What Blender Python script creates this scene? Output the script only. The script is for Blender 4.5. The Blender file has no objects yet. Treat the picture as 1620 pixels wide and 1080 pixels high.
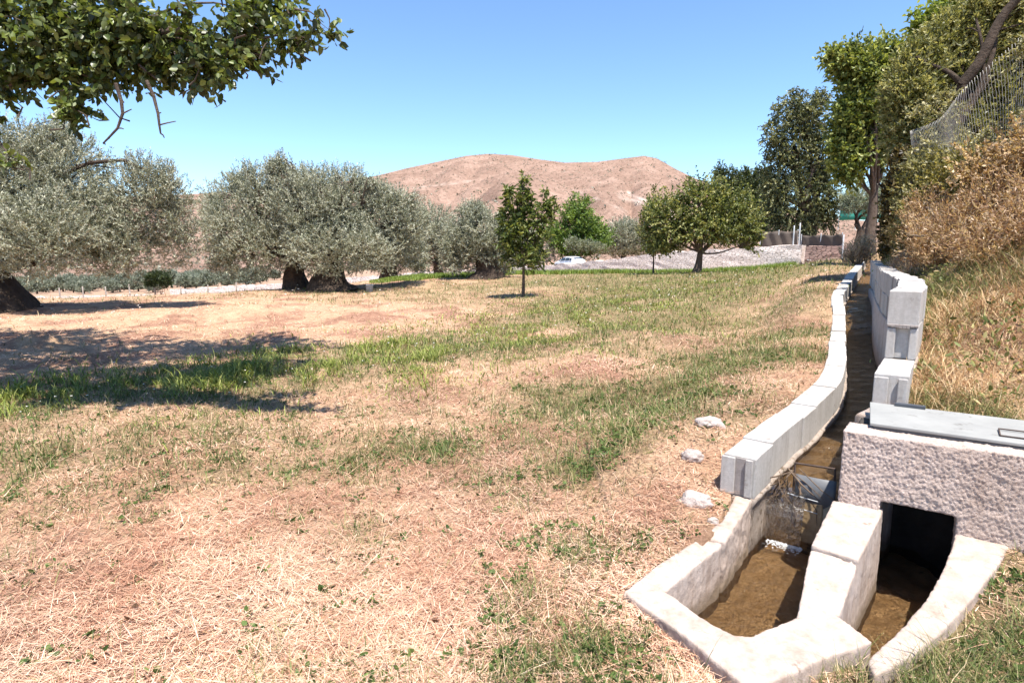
import bpy, bmesh, math, random
import numpy as np
from mathutils import Vector, noise as mnoise
R = math.radians
rng = np.random.default_rng(7)
random.seed(7)
scene = bpy.context.scene
col = scene.collection

# ------------------------------------------------------------------ camera, sky, sun, exposure
F = 950.0; EYE = 1.65
PITCH = math.atan(140 / 950.0)
CP, SP = math.cos(PITCH), math.sin(PITCH)
cam = bpy.data.cameras.new("camera"); cam.lens = 36 * F / 1620; cam.sensor_width = 36
cam.clip_start = 0.05; cam.clip_end = 8000
camo = bpy.data.objects.new("camera", cam); col.objects.link(camo)
camo.location = (0, 0, EYE); camo.rotation_euler = (math.pi / 2 - PITCH, 0, 0)
scene.camera = camo

SUN = Vector((0.15, -0.36, 1.0)).normalized()
elev = math.asin(SUN.z); azim = math.atan2(SUN.x, SUN.y)
world = bpy.data.worlds.new("World"); scene.world = world; world.use_nodes = True
wn = world.node_tree.nodes; wl = world.node_tree.links
sky = wn.new("ShaderNodeTexSky"); sky.sky_type = 'NISHITA'; sky.sun_disc = False
sky.sun_elevation = elev; sky.sun_rotation = azim
sky.altitude = 1200; sky.air_density = 1.0; sky.dust_density = 0.0; sky.ozone_density = 1.3
tint = wn.new("ShaderNodeMix"); tint.data_type = 'RGBA'; tint.blend_type = 'MULTIPLY'; tint.inputs[0].default_value = 1
wl.new(sky.outputs[0], tint.inputs[6]); tint.inputs[7].default_value = (.84, .975, 1.08, 1); wl.new(tint.outputs[2], wn["Background"].inputs[0]); wn["Background"].inputs[1].default_value = 0.105
sl = bpy.data.lights.new("sun", 'SUN'); sl.energy = 4.6; sl.angle = R(0.53); sl.color = (1.0, 0.94, 0.86)
so = bpy.data.objects.new("sun", sl); col.objects.link(so)
so.rotation_euler = (-SUN).to_track_quat('-Z', 'Y').to_euler(); so.location = (0, 0, 60)
scene.view_settings.view_transform = 'Standard'; scene.view_settings.look = 'None'
scene.view_settings.gamma = 1; scene.view_settings.use_curve_mapping = False
scene.view_settings.exposure = 1.25
scene.cycles.max_bounces = 8; scene.cycles.transparent_max_bounces = 12
scene.cycles.use_denoising = True

# ------------------------------------------------------------------ helpers
def ray(px, py):
    a = (px - 810) / F; b = (540 - py) / F
    return np.array([a, CP + b * SP, -SP + b * CP])
def onz(px, py, z):
    r = ray(px, py); return r * ((z - EYE) / r[2]) + np.array([0, 0, EYE])
def ony(px, py, y):
    r = ray(px, py); return r * (y / r[1]) + np.array([0, 0, EYE])

def tag(o, label=None, cat=None, group=None, kind=None):
    if label: o['label'] = label
    if cat: o['category'] = cat
    if group: o['group'] = group
    if kind: o['kind'] = kind
    return o
def empty(name, loc, label=None, cat=None, group=None):
    o = bpy.data.objects.new(name, None); col.objects.link(o); o.location = loc
    o.empty_display_size = 0.2
    return tag(o, label, cat, group)
def link(name, me, mat=None, parent=None, smooth=False):
    o = bpy.data.objects.new(name, me); col.objects.link(o)
    if mat: me.materials.append(mat)
    if smooth: me.polygons.foreach_set("use_smooth", np.ones(len(me.polygons), dtype=bool))
    if parent is not None:
        o.parent = parent
        o.location = (0, 0, 0)
        # meshes are written in world coordinates: bring them into the parent's frame
        off = np.array(parent_world(parent))
        v = np.empty(len(me.vertices) * 3); me.vertices.foreach_get("co", v)
        v = (v.reshape(-1, 3) - off).ravel(); me.vertices.foreach_set("co", v)
    return o
def parent_world(p):
    w = Vector((0, 0, 0))
    while p is not None:
        w += p.location; p = p.parent
    return w
def quads(name, V, Q, C=None):
    me = bpy.data.meshes.new(name)
    V = np.ascontiguousarray(V, dtype=np.float32); Q = np.ascontiguousarray(Q, dtype=np.int32)
    me.vertices.add(len(V)); me.vertices.foreach_set("co", V.ravel())
    me.loops.add(Q.size); me.loops.foreach_set("vertex_index", Q.ravel())
    n = len(Q); k = Q.shape[1]
    me.polygons.add(n)
    me.polygons.foreach_set("loop_start", np.arange(0, n * k, k, dtype=np.int32))
    if C is not None:
        ca = me.color_attributes.new("Col", 'FLOAT_COLOR', 'POINT')
        C4 = np.ones((len(V), 4), dtype=np.float32); C4[:, :3] = C
        ca.data.foreach_set("color", C4.ravel())
    me.update(calc_edges=True)
    return me
def unit(v):
    return v / np.maximum(np.linalg.norm(v, axis=-1, keepdims=True), 1e-9)

_W = rng.normal(size=(24, 3)); _P = rng.uniform(0, 6.28, 24)
def wav(p, s=1.0, k=0):
    """cheap smooth noise in about -1..1"""
    p = np.asarray(p, dtype=float) * s
    if p.shape[-1] == 2: p = np.concatenate([p, np.zeros(p.shape[:-1] + (1,))], -1)
    o = np.zeros(p.shape[:-1])
    for i in range(6):
        j = (i + 5 * k) % 24
        o += np.sin(p @ _W[j] * (1 + .35 * i) + _P[j] + 1.7 * k) / (1 + .25 * i)
    return o / 2.6
def inpoly(x, y, poly):
    poly = np.asarray(poly); r = np.zeros(x.shape, bool); j = len(poly) - 1
    for i in range(len(poly)):
        xi, yi = poly[i][:2]; xj, yj = poly[j][:2]
        c = ((yi > y) != (yj > y)) & (x < (xj - xi) * (y - yi) / (yj - yi + 1e-12) + xi)
        r ^= c; j = i
    return r
def sstep(a, b, x):
    t = np.clip((x - a) / (b - a), 0, 1); return t * t * (3 - 2 * t)

# ------------------------------------------------------------------ materials
def newmat(name):
    m = bpy.data.materials.new(name); m.use_nodes = True
    nt = m.node_tree; return m, nt.nodes, nt.links, nt.nodes["Principled BSDF"]
def nz(n, l, scale, detail=4, rough=.6, coord=None):
    t = n.new("ShaderNodeTexNoise"); t.inputs["Scale"].default_value = scale
    t.inputs["Detail"].default_value = detail; t.inputs["Roughness"].default_value = rough
    if coord is None:
        g = n.new("ShaderNodeNewGeometry"); l.new(g.outputs["Position"], t.inputs["Vector"])
    else: l.new(coord, t.inputs["Vector"])
    return t
def ramp(n, l, src, stops):
    r = n.new("ShaderNodeValToRGB"); e = r.color_ramp.elements
    while len(e) < len(stops): e.new(0.5)
    for i, (p, c) in enumerate(stops):
        e[i].position = p; e[i].color = (*c, 1)
    l.new(src, r.inputs[0]); return r
def mixc(n, l, fac, a, b, mode='MIX'):
    m = n.new("ShaderNodeMix"); m.data_type = 'RGBA'; m.blend_type = mode
    for s, v in ((m.inputs["Factor"], fac), (m.inputs["A"], a), (m.inputs["B"], b)):
        if hasattr(v, "is_linked") or hasattr(v, "links"): l.new(v, s)
        elif isinstance(v, (int, float)): s.default_value = v
        else: s.default_value = (*v, 1)
    return next(s for s in m.inputs if 0) if 0 else m.outputs["Result"]
# the RGBA sockets of a Mix node share names with other types: pick them by index
def mixc(n, l, fac, a, b, mode='MIX'):
    m = n.new("ShaderNodeMix"); m.data_type = 'RGBA'; m.blend_type = mode
    for s, v in ((m.inputs[0], fac), (m.inputs[6], a), (m.inputs[7], b)):
        if isinstance(v, bpy.types.NodeSocket): l.new(v, s)
        elif isinstance(v, (int, float)): s.default_value = v
        else: s.default_value = (*v, 1)
    return m.outputs[2]
def bump(n, l, b, h, strength=.4, dist=.01, prev=None):
    bp = n.new("ShaderNodeBump"); bp.inputs["Strength"].default_value = strength
    bp.inputs["Distance"].default_value = dist; l.new(h, bp.inputs["Height"])
    if prev is not None: l.new(prev.outputs[0], bp.inputs["Normal"])
    l.new(bp.outputs[0], b.inputs["Normal"]); return bp
def mat_rough(name, c1, c2, scale=6, rough=.9, bscale=60, bstr=.5, bdist=.01, spots=None, spec=.2, streak=None):
    m, n, l, b = newmat(name)
    t = nz(n, l, scale, 6, .65); r = ramp(n, l, t.outputs[0], [(.3, c1), (.7, c2)]); out = r.outputs[0]
    if spots:
        t2 = nz(n, l, spots[1], 5, .7); r2 = ramp(n, l, t2.outputs[0], [(spots[2], (0, 0, 0)), (spots[2] + .1, (1, 1, 1))])
        out = mixc(n, l, r2.outputs[0], out, spots[0])
    if streak:
        g = n.new("ShaderNodeNewGeometry"); mp = n.new("ShaderNodeMapping"); mp.inputs["Scale"].default_value = (11, 11, 1.3); l.new(g.outputs["Position"], mp.inputs[0])
        t3 = nz(n, l, 1.0, 6, .7, mp.outputs[0]); r3 = ramp(n, l, t3.outputs[0], [(.42, (1, 1, 1)), (.72, streak)]); out = mixc(n, l, 1, out, r3.outputs[0], 'MULTIPLY')
        t4 = nz(n, l, 2.2, 8, .75); r4 = ramp(n, l, t4.outputs[0], [(.35, (1.05, 1.045, 1.04)), (.70, (.87, .85, .83))]); out = mixc(n, l, 1, out, r4.outputs[0], 'MULTIPLY')
    l.new(out, b.inputs["Base Color"]); b.inputs["Roughness"].default_value = rough
    b.inputs["Specular IOR Level"].default_value = spec
    h = nz(n, l, bscale, 6, .7); bump(n, l, b, h.outputs[0], bstr, bdist)
    return m
def waterline(m, z0, z1, c):
    nt = m.node_tree; n = nt.nodes; l = nt.links; b = n["Principled BSDF"]; src = b.inputs["Base Color"].links[0].from_socket
    g = n.new("ShaderNodeNewGeometry"); sp = n.new("ShaderNodeSeparateXYZ"); l.new(g.outputs["Position"], sp.inputs[0])
    t = nz(n, l, 7, 5, .7); ad = n.new("ShaderNodeMath"); ad.operation = 'MULTIPLY_ADD'; ad.inputs[1].default_value = -.16; l.new(t.outputs[0], ad.inputs[0]); l.new(sp.outputs[2], ad.inputs[2])
    mr = n.new("ShaderNodeMapRange"); mr.inputs[1].default_value = z0 - .08; mr.inputs[2].default_value = z1 - .08; mr.inputs[3].default_value = .85; mr.inputs[4].default_value = 0; l.new(ad.outputs[0], mr.inputs[0])
    l.new(mixc(n, l, mr.outputs[0], src, c), b.inputs["Base Color"])
def mat_leaf(name, transl=.3, rough=.5, back=None, spec=.35, tint=(1.15, 1.1, .6)):
    m, n, l, b = newmat(name)
    a = n.new("ShaderNodeAttribute"); a.attribute_name = "Col"; c = a.outputs["Color"]
    if back:
        g = n.new("ShaderNodeNewGeometry"); c = mixc(n, l, g.outputs["Backfacing"], c, mixc(n, l, .5, c, back))
    l.new(c, b.inputs["Base Color"]); b.inputs["Roughness"].default_value = rough
    b.inputs["Specular IOR Level"].default_value = spec
    if transl > 0:
        t = n.new("ShaderNodeBsdfTranslucent"); l.new(mixc(n, l, 1.0, c, tint, 'MULTIPLY'), t.inputs[0])
        mx = n.new("ShaderNodeMixShader"); mx.inputs[0].default_value = transl
        l.new(b.outputs[0], mx.inputs[1]); l.new(t.outputs[0], mx.inputs[2])
        l.new(mx.outputs[0], n["Material Output"].inputs[0])
    return m
M = {}
M['concrete'] = mat_rough("weathered_concrete", (.54, .45, .395), (.41, .335, .29), 12, .95, 130, .6, .008, ((.23, .175, .14), 9, .62), streak=(.72, .66, .61))
waterline(M['concrete'], -.21, -.13, (.17, .125, .08))
M['plaster'] = mat_rough("coarse_render", (.76, .625, .555), (.62, .50, .44), 40, .95, 90, 1, .02, ((.42, .34, .30), 60, .62), streak=(.8, .76, .73))
M['block'] = mat_rough("concrete_block", (.53, .51, .49), (.43, .41, .39), 45, .95, 160, 1, .008, ((.26, .23, .205), 6, .63), streak=(.76, .73, .70))
M['mortar'] = mat_rough("mortar", (.22, .19, .175), (.34, .30, .275), 20, .95, 120, .6, .006)
M['lip'] = mat_rough('stained_mortar', (.40, .345, .30), (.26, .205, .165), 16, .95, 90, .9, .012, ((.12, .085, .055), 9, .52))
M['darkwall'] = mat_rough('shade_black_concrete', (.035, .03, .026), (.07, .06, .052), 8, .8, 60, .6, .01)  # near-black base colour stands in for the shade inside the culvert
M['wet'] = mat_rough("wet_silt", (.27, .185, .095), (.44, .32, .19), 12, .35, 60, .6, .01, ((.05, .035, .02), 7, .55), spec=.5)
M['steel'] = mat_rough("galvanised_steel", (.24, .24, .23), (.30, .30, .285), 5, .7, 30, .1, .004, ((.14, .13, .12), 9, .60), spec=.12)
M['darksteel'] = mat_rough("dark_steel", (.04, .045, .055), (.08, .085, .095), 12, .45, 60, .2, .003, spec=.5)
M['iron'] = mat_rough("rusty_iron", (.05, .035, .03), (.10, .07, .055), 30, .7, 120, .4, .003)
M['bluesteel'] = mat_rough("blue_grey_sheet", (.085, .09, .10), (.15, .155, .165), 10, .45, 60, .15, .003, ((.07, .10, .22), 5, .6), spec=.5)
M['rock'] = mat_rough("limestone", (.50, .43, .39), (.36, .30, .27), 12, .95, 40, .9, .02, ((.60, .55, .50), 8, .6))
M['bark'] = mat_rough("grey_brown_bark", (.07, .05, .04), (.15, .115, .09), 12, .95, 35, 1, .03)
M['olivebark'] = mat_rough("dark_gnarled_bark", (.035, .026, .02), (.11, .08, .06), 5, .95, 14, 1, .08)
M['twig'] = mat_rough("dry_twigs", (.09, .06, .045), (.22, .16, .11), 40, .9, 80, .5, .004)
M['post'] = mat_rough("weathered_wood_post", (.30, .26, .22), (.40, .35, .30), 6, .9, 40, .5, .01)
M['galv'] = mat_rough("pale_metal", (.42, .44, .46), (.55, .57, .58), 8, .5, 40, .1, .003, spec=.5)
M['dirt'] = mat_rough("dry_road_dirt", (.40, .32, .27), (.52, .43, .37), .8, .95, 8, .5, .03)
M['asphalt'] = mat_rough("old_asphalt", (.10, .10, .10), (.15, .145, .14), 1.5, .9, 60, .4, .01)
M['foam'] = mat_rough("white_foam", (.70, .72, .74), (.82, .83, .84), 40, .6, 120, .8, .02)
M['leaf_olive'] = mat_leaf("olive_leaf", .12, .5, (.34, .35, .29), .3)
M['leaf_green'] = mat_leaf("green_leaf", .38, .45, None, .4)
M['leaf_fruit'] = mat_leaf("fruit_leaf", .36, .4, (.16, .18, .08), .45)
M['grass'] = mat_leaf("grass_blade", .25, .55, None, .25)
M['straw'] = mat_leaf("straw_blade", .12, .7, None, .15, (1.05, 1, .9))

def ground_mat():
    m, n, l, b = newmat("dry_field_ground")
    a = n.new("ShaderNodeAttribute"); a.attribute_name = "Col"
    t = nz(n, l, 35, 8, .75); t2 = nz(n, l, 3.0, 5, .6)
    r = ramp(n, l, t.outputs[0], [(.28, (.42, .38, .35)), (.5, (.95, .94, .93)), (.75, (1.4, 1.38, 1.35))])
    c = mixc(n, l, 1.0, a.outputs["Color"], r.outputs[0], 'MULTIPLY')
    r2 = ramp(n, l, t2.outputs[0], [(.3, (.85, .83, .8)), (.7, (1.12, 1.12, 1.1))])
    c = mixc(n, l, 1.0, c, r2.outputs[0], 'MULTIPLY')
    l.new(c, b.inputs["Base Color"]); b.inputs["Roughness"].default_value = 1; b.inputs["Specular IOR Level"].default_value = .1
    h = nz(n, l, 60, 8, .75); bump(n, l, b, h.outputs[0], .9, .03)
    return m
M['ground'] = ground_mat()

def water_mat(name, tintc, ripple=9, strength=.35, dist=.02):
    m, n, l, b = newmat(name); n.remove(b)
    tr = n.new("ShaderNodeBsdfTransparent"); tr.inputs[0].default_value = (*tintc, 1)
    gl = n.new("ShaderNodeBsdfGlossy"); gl.inputs["Roughness"].default_value = .06
    fr = n.new("ShaderNodeFresnel"); fr.inputs[0].default_value = 1.33
    t = nz(n, l, ripple, 3, .55); t2 = nz(n, l, ripple * 5, 2, .5)
    ad = n.new("ShaderNodeMath"); ad.operation = 'MULTIPLY_ADD'; ad.inputs[1].default_value = .35
    l.new(t2.outputs[0], ad.inputs[0]); l.new(t.outputs[0], ad.inputs[2])
    bp = n.new("ShaderNodeBump"); bp.inputs["Strength"].default_value = strength; bp.inputs["Distance"].default_value = dist
    l.new(ad.outputs[0], bp.inputs["Height"]); l.new(bp.outputs[0], gl.inputs["Normal"]); l.new(bp.outputs[0], fr.inputs["Normal"])
    mx = n.new("ShaderNodeMixShader"); l.new(fr.outputs[0], mx.inputs[0]); l.new(tr.outputs[0], mx.inputs[1]); l.new(gl.outputs[0], mx.inputs[2])
    l.new(mx.outputs[0], n["Material Output"].inputs[0]); return m
M['water'] = water_mat("shallow_water", (.88, .80, .69), 40, 1, .05)
M['fall'] = water_mat("falling_water", (.85, .78, .68), 30, .9, .03)

# ------------------------------------------------------------------ plan of the channel and its basin
def path_resample(P, step):
    P = np.asarray(P, float); d = np.r_[0, np.cumsum(np.linalg.norm(np.diff(P[:, :2], axis=0), axis=1))]
    # Catmull-Rom through the points, then even spacing
    out = []
    for i in range(len(P) - 1):
        p0 = P[max(i - 1, 0)]; p1 = P[i]; p2 = P[i + 1]; p3 = P[min(i + 2, len(P) - 1)]
        for t in np.linspace(0, 1, 24, endpoint=False):
            out.append(.5 * ((2 * p1) + (-p0 + p2) * t + (2 * p0 - 5 * p1 + 4 * p2 - p3) * t * t + (-p0 + 3 * p1 - 3 * p2 + p3) * t ** 3))
    out.append(P[-1]); out = np.array(out)
    d = np.r_[0, np.cumsum(np.linalg.norm(np.diff(out[:, :2], axis=0), axis=1))]
    s = np.linspace(0, d[-1], max(2, int(round(d[-1] / step)) + 1))
    return np.stack([np.interp(s, d, out[:, k]) for k in range(out.shape[1])], 1)
def normals2(P):
    t = np.gradient(P[:, :2], axis=0); t = unit(t)
    return np.stack([t[:, 1], -t[:, 0]], 1)      # to the right of travel
LEFT = [(1.513, 3.605, .376), (1.899, 4.093, .382), (2.30, 4.575, .39), (2.727, 5.10, .40), (3.25, 5.80, .41), (3.86, 6.82, .42),
        (4.605, 8.2, .43), (5.76, 10.3, .47),] + [tuple(onz(*q)) for q in ((1335.5, 484, .68), (1336, 463, .86), (1347, 445, .98), (1356, 431, 1.12), (1364, 420, 1.24), (1370, 410.5, 1.40))]
RIGHT = [(2.437, 3.977, .84), (3.03, 4.80, .84), (3.33, 5.20, 1.37), (3.92, 6.12, 1.38), (4.53, 7.21, 1.385), (5.25, 8.55, 1.39), (6.33, 10.46, 1.41), (7.45, 12.43, 1.43), (8.3, 14.0, 1.47)]
WL = path_resample(LEFT, .1); NL = normals2(WL)
A0 = np.array([1.881, 3.296]); U2 = np.array([.808, -.588]); N2 = np.array([.588, .808])
def ap(a, p): return A0 + U2 * a + N2 * p         # along / inward of the culvert wall
FOOT_CH = np.vstack([WL[:, :2] - NL * .12, (WL[:, :2] + NL * .62)[::-1]])
FOOT_BASIN = np.array([(1.42, 3.66), (1.13, 3.18), (.64, 2.70), (.80, 2.36), (.93, 2.2), (1.2, 2.33), (1.42, 2.40), (1.43, 2.10), (1.62, 2.28), (1.9, 2.46), (2.2, 2.71), (2.46, 2.94), ap(.62, .1), ap(1.5, .1), ap(1.5, .75), ap(.1, .75), ap(.1, .95), (2.2, 4.3)])
OUTLET = np.array([(1.50, 2.32), (1.44, 2.22), (1.25, 1.6), (1.05, .9), (1.35, .9), (1.45, 1.6)])
FOOTS = [FOOT_CH, FOOT_BASIN]
# outlines nothing grows inside
GROW_OUT = [np.vstack([WL[:, :2] - NL * .215, (WL[:, :2] + NL * .62)[::-1]]),
            np.array([(1.43, 3.73), (1.23, 3.38), (1.04, 3.20), (.70, 2.86), (.52, 2.67), (.72, 2.34), (.86, 2.03), (1.0, 2.03), (1.25, 2.19), (1.5, 2.28), (1.40, 2.14), (1.63, 2.22), (1.95, 2.41), (2.3, 2.66), (2.62, 2.90), ap(1.7, -.01), ap(1.7, .74), ap(.2, .74), (2.62, 3.9)])]

# ------------------------------------------------------------------ terrain
CPTS = np.array([
 (0, 1.2, 0), (-2, 1.5, 0), (0, -3, 0), (-6, -4, 0), (6, -4, .2), (1, 1.2, -.03), (0, 3, 0), (-2, 3, -.02), (-4, 4, -.03), (.5, 2.66, .03), (.8, 1.9, -.04), (1.25, 1.9, -.08), (1.8, 2.15, -.03),
 (2.3, 2.5, .08), (2.75, 2.65, .16), (3.2, 2.0, .2), (3, 1, .12), (1.0, 3.35, .06), (1.3, 3.8, .13), (1.6, 4.2, .27), (2.15, 4.85, .35), (3.05, 6.1, .385), (4.2, 8.2, .41),
 (5.4, 10.4, .45), (6.1, 11.7, .58), (7.5, 14.2, .92), (9, 17, 1.12), (12.5, 23, 1.4), (0, 6, .02), (2, 7, .22), (3, 10, .26), (-4, 8, -.02), (-8, 8, -.05), (0, 12, 0), (4, 14, .22), (6.5, 19, .5),
 (-6, 15, -.03), (-12, 14, 0), (-20, 16, 0), (0, 20, 0), (.42, 22, .02), (9.7, 32, .57), (7.9, 34, .47), (15, 32, .8), (20, 41.5, .68), (12, 55, 0), (-8, 27, 0), (-10, 28, 0), (-13, 22.5, -.02),
 (-8, 38, -.02), (2, 45, 0), (-25, 24, -.3), (-20, 36, -1.7), (-12, 48, -1.2), (6.6, 68, -1.0), (-15, 88, -2.5), (-36, 93, -4.4), (-56, 98, -5.6), (-80, 100, -6), (-60, 50, -3.5),
 (2.85, 3.95, .58), (3.6, 3.5, .58), (4.5, 3.7, .68), (3.35, 4.7, .78), (3.75, 5.3, 1.0), (4.6, 6.6, 1.2), (6.1, 9.3, 1.32), (8.5, 13.4, 1.40), (5.0, 5.4, 1.42), (5.6, 6.9, 1.75), (6.4, 7.5, 2.35), (6.5, 8.7, 1.95), (7.2, 8.6, 2.7), (7.6, 10.5, 2.5),
 (8.2, 8, 3.2), (9.6, 12.8, 2.7), (10.5, 9, 3.6), (7, 4, 2.5), (13, 12, 3.6), (14, 18, 2.7), (14, 23, 1.6), (18, 26, 1.9), (16, 30, 1.0), (24, 38, 2.0), (30, 45, 2.4), (26, 20, 3), (30, 5, 4)], float)
def tps_fit(P):
    n = len(P); d = np.linalg.norm(P[:, None, :2] - P[None, :, :2], axis=2)
    K = np.where(d > 0, d * d * np.log(d + 1e-9), 0) + np.eye(n) * .15
    Q = np.c_[np.ones(n), P[:, :2]]
    A = np.block([[K, Q], [Q.T, np.zeros((3, 3))]])
    return np.linalg.solve(A, np.r_[P[:, 2], 0, 0, 0])
TW = tps_fit(CPTS)
def tps(x, y):
    out = TW[-3] + TW[-2] * x + TW[-1] * y
    for i in range(len(CPTS)):
        d2 = (x - CPTS[i, 0]) ** 2 + (y - CPTS[i, 1]) ** 2
        out = out + TW[i] * .5 * d2 * np.log(d2 + 1e-9)
    return out
# the roadside retaining wall: (px, distance, base z, top z)
RW = [(22.0, 39.6, 1.0, 2.25), (20.0, 42.0, .62, 2.2), (14.0, 51, 0, 1.86), (6.25, 66, -.95, .50), (-3.4, 80, -1.9, -.79), (-15, 90, -2.7, -1.76), (-36, 95, -4.5, -3.3), (-57, 100, -5.8, -4.45)]
ROADP = np.array([(q[0], q[1], q[3]) for q in RW[1:]])
RW = [(22.0, 39.6, 1.0, 2.25), (20.0, 42.0, .62, 2.2), (13.1, 48, .1, 1.75), (5.5, 58, -.6, .61), (-3.2, 74, -1.5, -.30), (-14, 84, -2.3, -1.1), (-36, 95, -4.5, -3.05), (-57, 100, -5.8, -4.45)]
RW = np.array(RW); RWT = np.arctan2(RW[:, 0], RW[:, 1]); RWR = np.hypot(RW[:, 0], RW[:, 1])
MOUND = [(410, 495, .22, 1.1), (60, 545, .22, .45), (650, 455, .22, 1.3), (580, 503, .14, 1.0), (855, 463, .12, .7), (560, 498, .1, .8), (1150, 437, .12, 1.2), (250, 505, .12, 1.2)]
MOUNDS = [(*onz(a, b, 0)[:2], h, r) for a, b, h, r in MOUND]
def land(x, y):
    x = np.asarray(x, float); y = np.asarray(y, float)
    r = np.hypot(x, y); th = np.arctan2(x, y)
    rc = np.minimum(r, 108.0); k = rc / np.maximum(r, 1e-6)
    z = tps(x * k, y * k)
    z = np.clip(z, -6.5, 4.5)
    o = np.argsort(RWT)
    rw = np.interp(th, RWT[o], RWR[o]); tw = np.interp(th, RWT[o], RW[o, 3])
    inside = sstep(RWT.min() - .03, RWT.min() + .01, th) * (1 - sstep(RWT.max() - .002, RWT.max() + .02, th))
    raise_ = sstep(.9, 1.9, r - rw) * inside
    z = z * (1 - raise_) + np.maximum(tw - .80, z) * raise_
    far = np.clip(-3.2 + .035 * x, -7, 2)
    f = sstep(112, 170, r)
    z = z * (1 - f) + far * f
    for mx, my, h, rr in MOUNDS:
        z = z + h * np.exp(-(((x - mx) / rr) ** 2 + ((y - my) / (rr * .8)) ** 2)) * (1 + .25 * wav(np.stack([x, y], -1), 5, 3))
    p = np.stack([x, y], -1)
    z = wall_edge(x, y, z)
    nf = np.clip((r - 1) / 6, .15, 1)
    nf = nf * EDGE_FADE[0]
    z = z + (.05 * wav(p, .8, 1) + .02 * wav(p, 2.6, 2)) * nf * (r < 160) + (.009 * wav(p, 9, 3) + .007 * wav(p, 23, 1)) * (r < 40)
    return z
EDGE_FADE = [1.0]
def wall_edge(x, y, z):
    EDGE_FADE[0] = 1.0
    m = (x > .6) & (x < 14.5) & (y > 3.2) & (y < 24) & (x > np.interp(y, WL[:, 1], WL[:, 0]) - 2.4) & (x < np.interp(y, WL[:, 1], WL[:, 0]) + .3)
    if not m.any(): return z
    xs, ys = x[m], y[m]; best = np.full(xs.shape, 1e9); tz = np.zeros(xs.shape)
    for i in range(0, len(WL), 2):
        d = np.hypot(xs - WL[i, 0] + NL[i, 0] * .2, ys - WL[i, 1] + NL[i, 1] * .2); k = d < best
        best = np.where(k, d, best); tz = np.where(k, WL[i, 2] - .028, tz)
    tz = np.minimum(tz, np.interp(ys, [3.3, 3.75, 4.25, 4.8, 5.5], [.06, .13, .28, .355, .39]) + 9 * (ys > 5.5))
    w = 1 - sstep(.15, 1.5, best); z = z.copy(); z[m] = z[m] * (1 - w) + tz * w
    f = np.ones(x.shape); f[m] = 1 - .85 * (1 - sstep(.1, .9, best)); EDGE_FADE[0] = f
    return z
def ground_z(x, y): return float(land(np.array([float(x)]), np.array([float(y)]))[0])

# how green the field is (0 straw, 1 fresh green), and the belt of tall grass
BELT = np.array([(-9, 5.9), (-5.6, 6.9), (-3.6, 8.3), (-2.2, 9.3), (-.6, 11), (1.3, 14.2), (4, 18), (7.5, 23)], float)
def belt_dist(x, y):
    d = np.full(x.shape, 1e9); s = np.zeros(x.shape)
    for i in range(len(BELT) - 1):
        a, b = BELT[i], BELT[i + 1]; ab = b - a
        t = np.clip(((x - a[0]) * ab[0] + (y - a[1]) * ab[1]) / (ab @ ab), 0, 1)
        dd = np.hypot(x - a[0] - t * ab[0], y - a[1] - t * ab[1])
        m = dd < d; d = np.where(m, dd, d); s = np.where(m, i + t, s)
    return d, s
GP = [(1010, 700, .45, .9), (1060, 660, .4, .8), (960, 740, .35, .7), (840, 960, .24, .75), (900, 860, .24, .6), (560, 830, .22, .55), (800, 1040, .18, .6), (920, 1030, .18, .5), (480, 800, .2, .4), (690, 700, .3, .5), (300, 900, .1, .7), (150, 960, .08, .6), (640, 690, .8, .25), (560, 720, .5, .2), (1130, 620, .5, .6),
      (1240, 560, .9, .8), (1120, 520, 1.8, .55), (1200, 600, .7, .7), (1000, 640, .9, .5), (1290, 520, .8, .7), (1110, 590, 1.0, .6), (960, 560, 1.0, .45), (1210, 500, 1.5, .6), (880, 620, .6, .4), (200, 690, .9, .3), (60, 700, 1.0, .4), (380, 700, .6, .2), (1000, 1000, .18, .5), (1130, 475, 3, .6), (1060, 455, 6, .8), (660, 468, 5, .45), (900, 452, 6, .4), (1560, 1020, .4, .9), (1480, 1060, .3, .9), (1270, 600, .5, .5), (820, 640, .8, .3)]
BP = [(200, 950, .9, .7), (640, 780, .6, .5), (1215, 500, .9, .5), (1270, 445, 2.5, .35), (930, 580, .9, .5), (720, 590, .8, .6), (400, 840, .6, .6), (660, 960, .3, .4), (250, 500, 6, .5), (620, 500, 4, .5), (1060, 950, .2, .8), (1110, 780, .3, .7)]
GP = [(*onz(a, b, .05)[:2], r, s) for a, b, r, s in GP]; BP = [(*onz(a, b, .05)[:2], r, s) for a, b, r, s in BP]
def green(x, y):
    p = np.stack([x, y], -1)
    g = .19 + .26 * wav(p, 1.1, 4) + .22 * wav(p, 3.0, 1) + .2 * wav(p, 8, 2) + .14 * wav(p, 21, 1)
    for a, b, r, s in GP: g = g + s * np.exp(-((x - a) ** 2 + (y - b) ** 2) / r ** 2)
    for a, b, r, s in BP: g = g - s * np.exp(-((x - a) ** 2 + (y - b) ** 2) / r ** 2)
    d, s = belt_dist(x, y); w = .8 + .42 * s
    g = g + 1.0 * np.exp(-(d / w) ** 2) * sstep(-.3, .8, wav(p, .9, 2) + .9)
    rr = np.hypot(x, y)
    g = g + .45 * sstep(24, 34, rr) * sstep(-2, 6, x) 
    right = x - np.interp(y, WL[:, 1], WL[:, 0] + .6) * (y > 3.6) - 99 * (y <= 3.6)
    g = np.where(right > 0, .25 + .3 * wav(p, 1.5, 3), g)
    return np.clip(g, 0, 1)
STRAW = np.array([.50, .335, .225]); SOIL = np.array([.32, .185, .13]); GREEN = np.array([.085, .115, .035])

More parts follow.
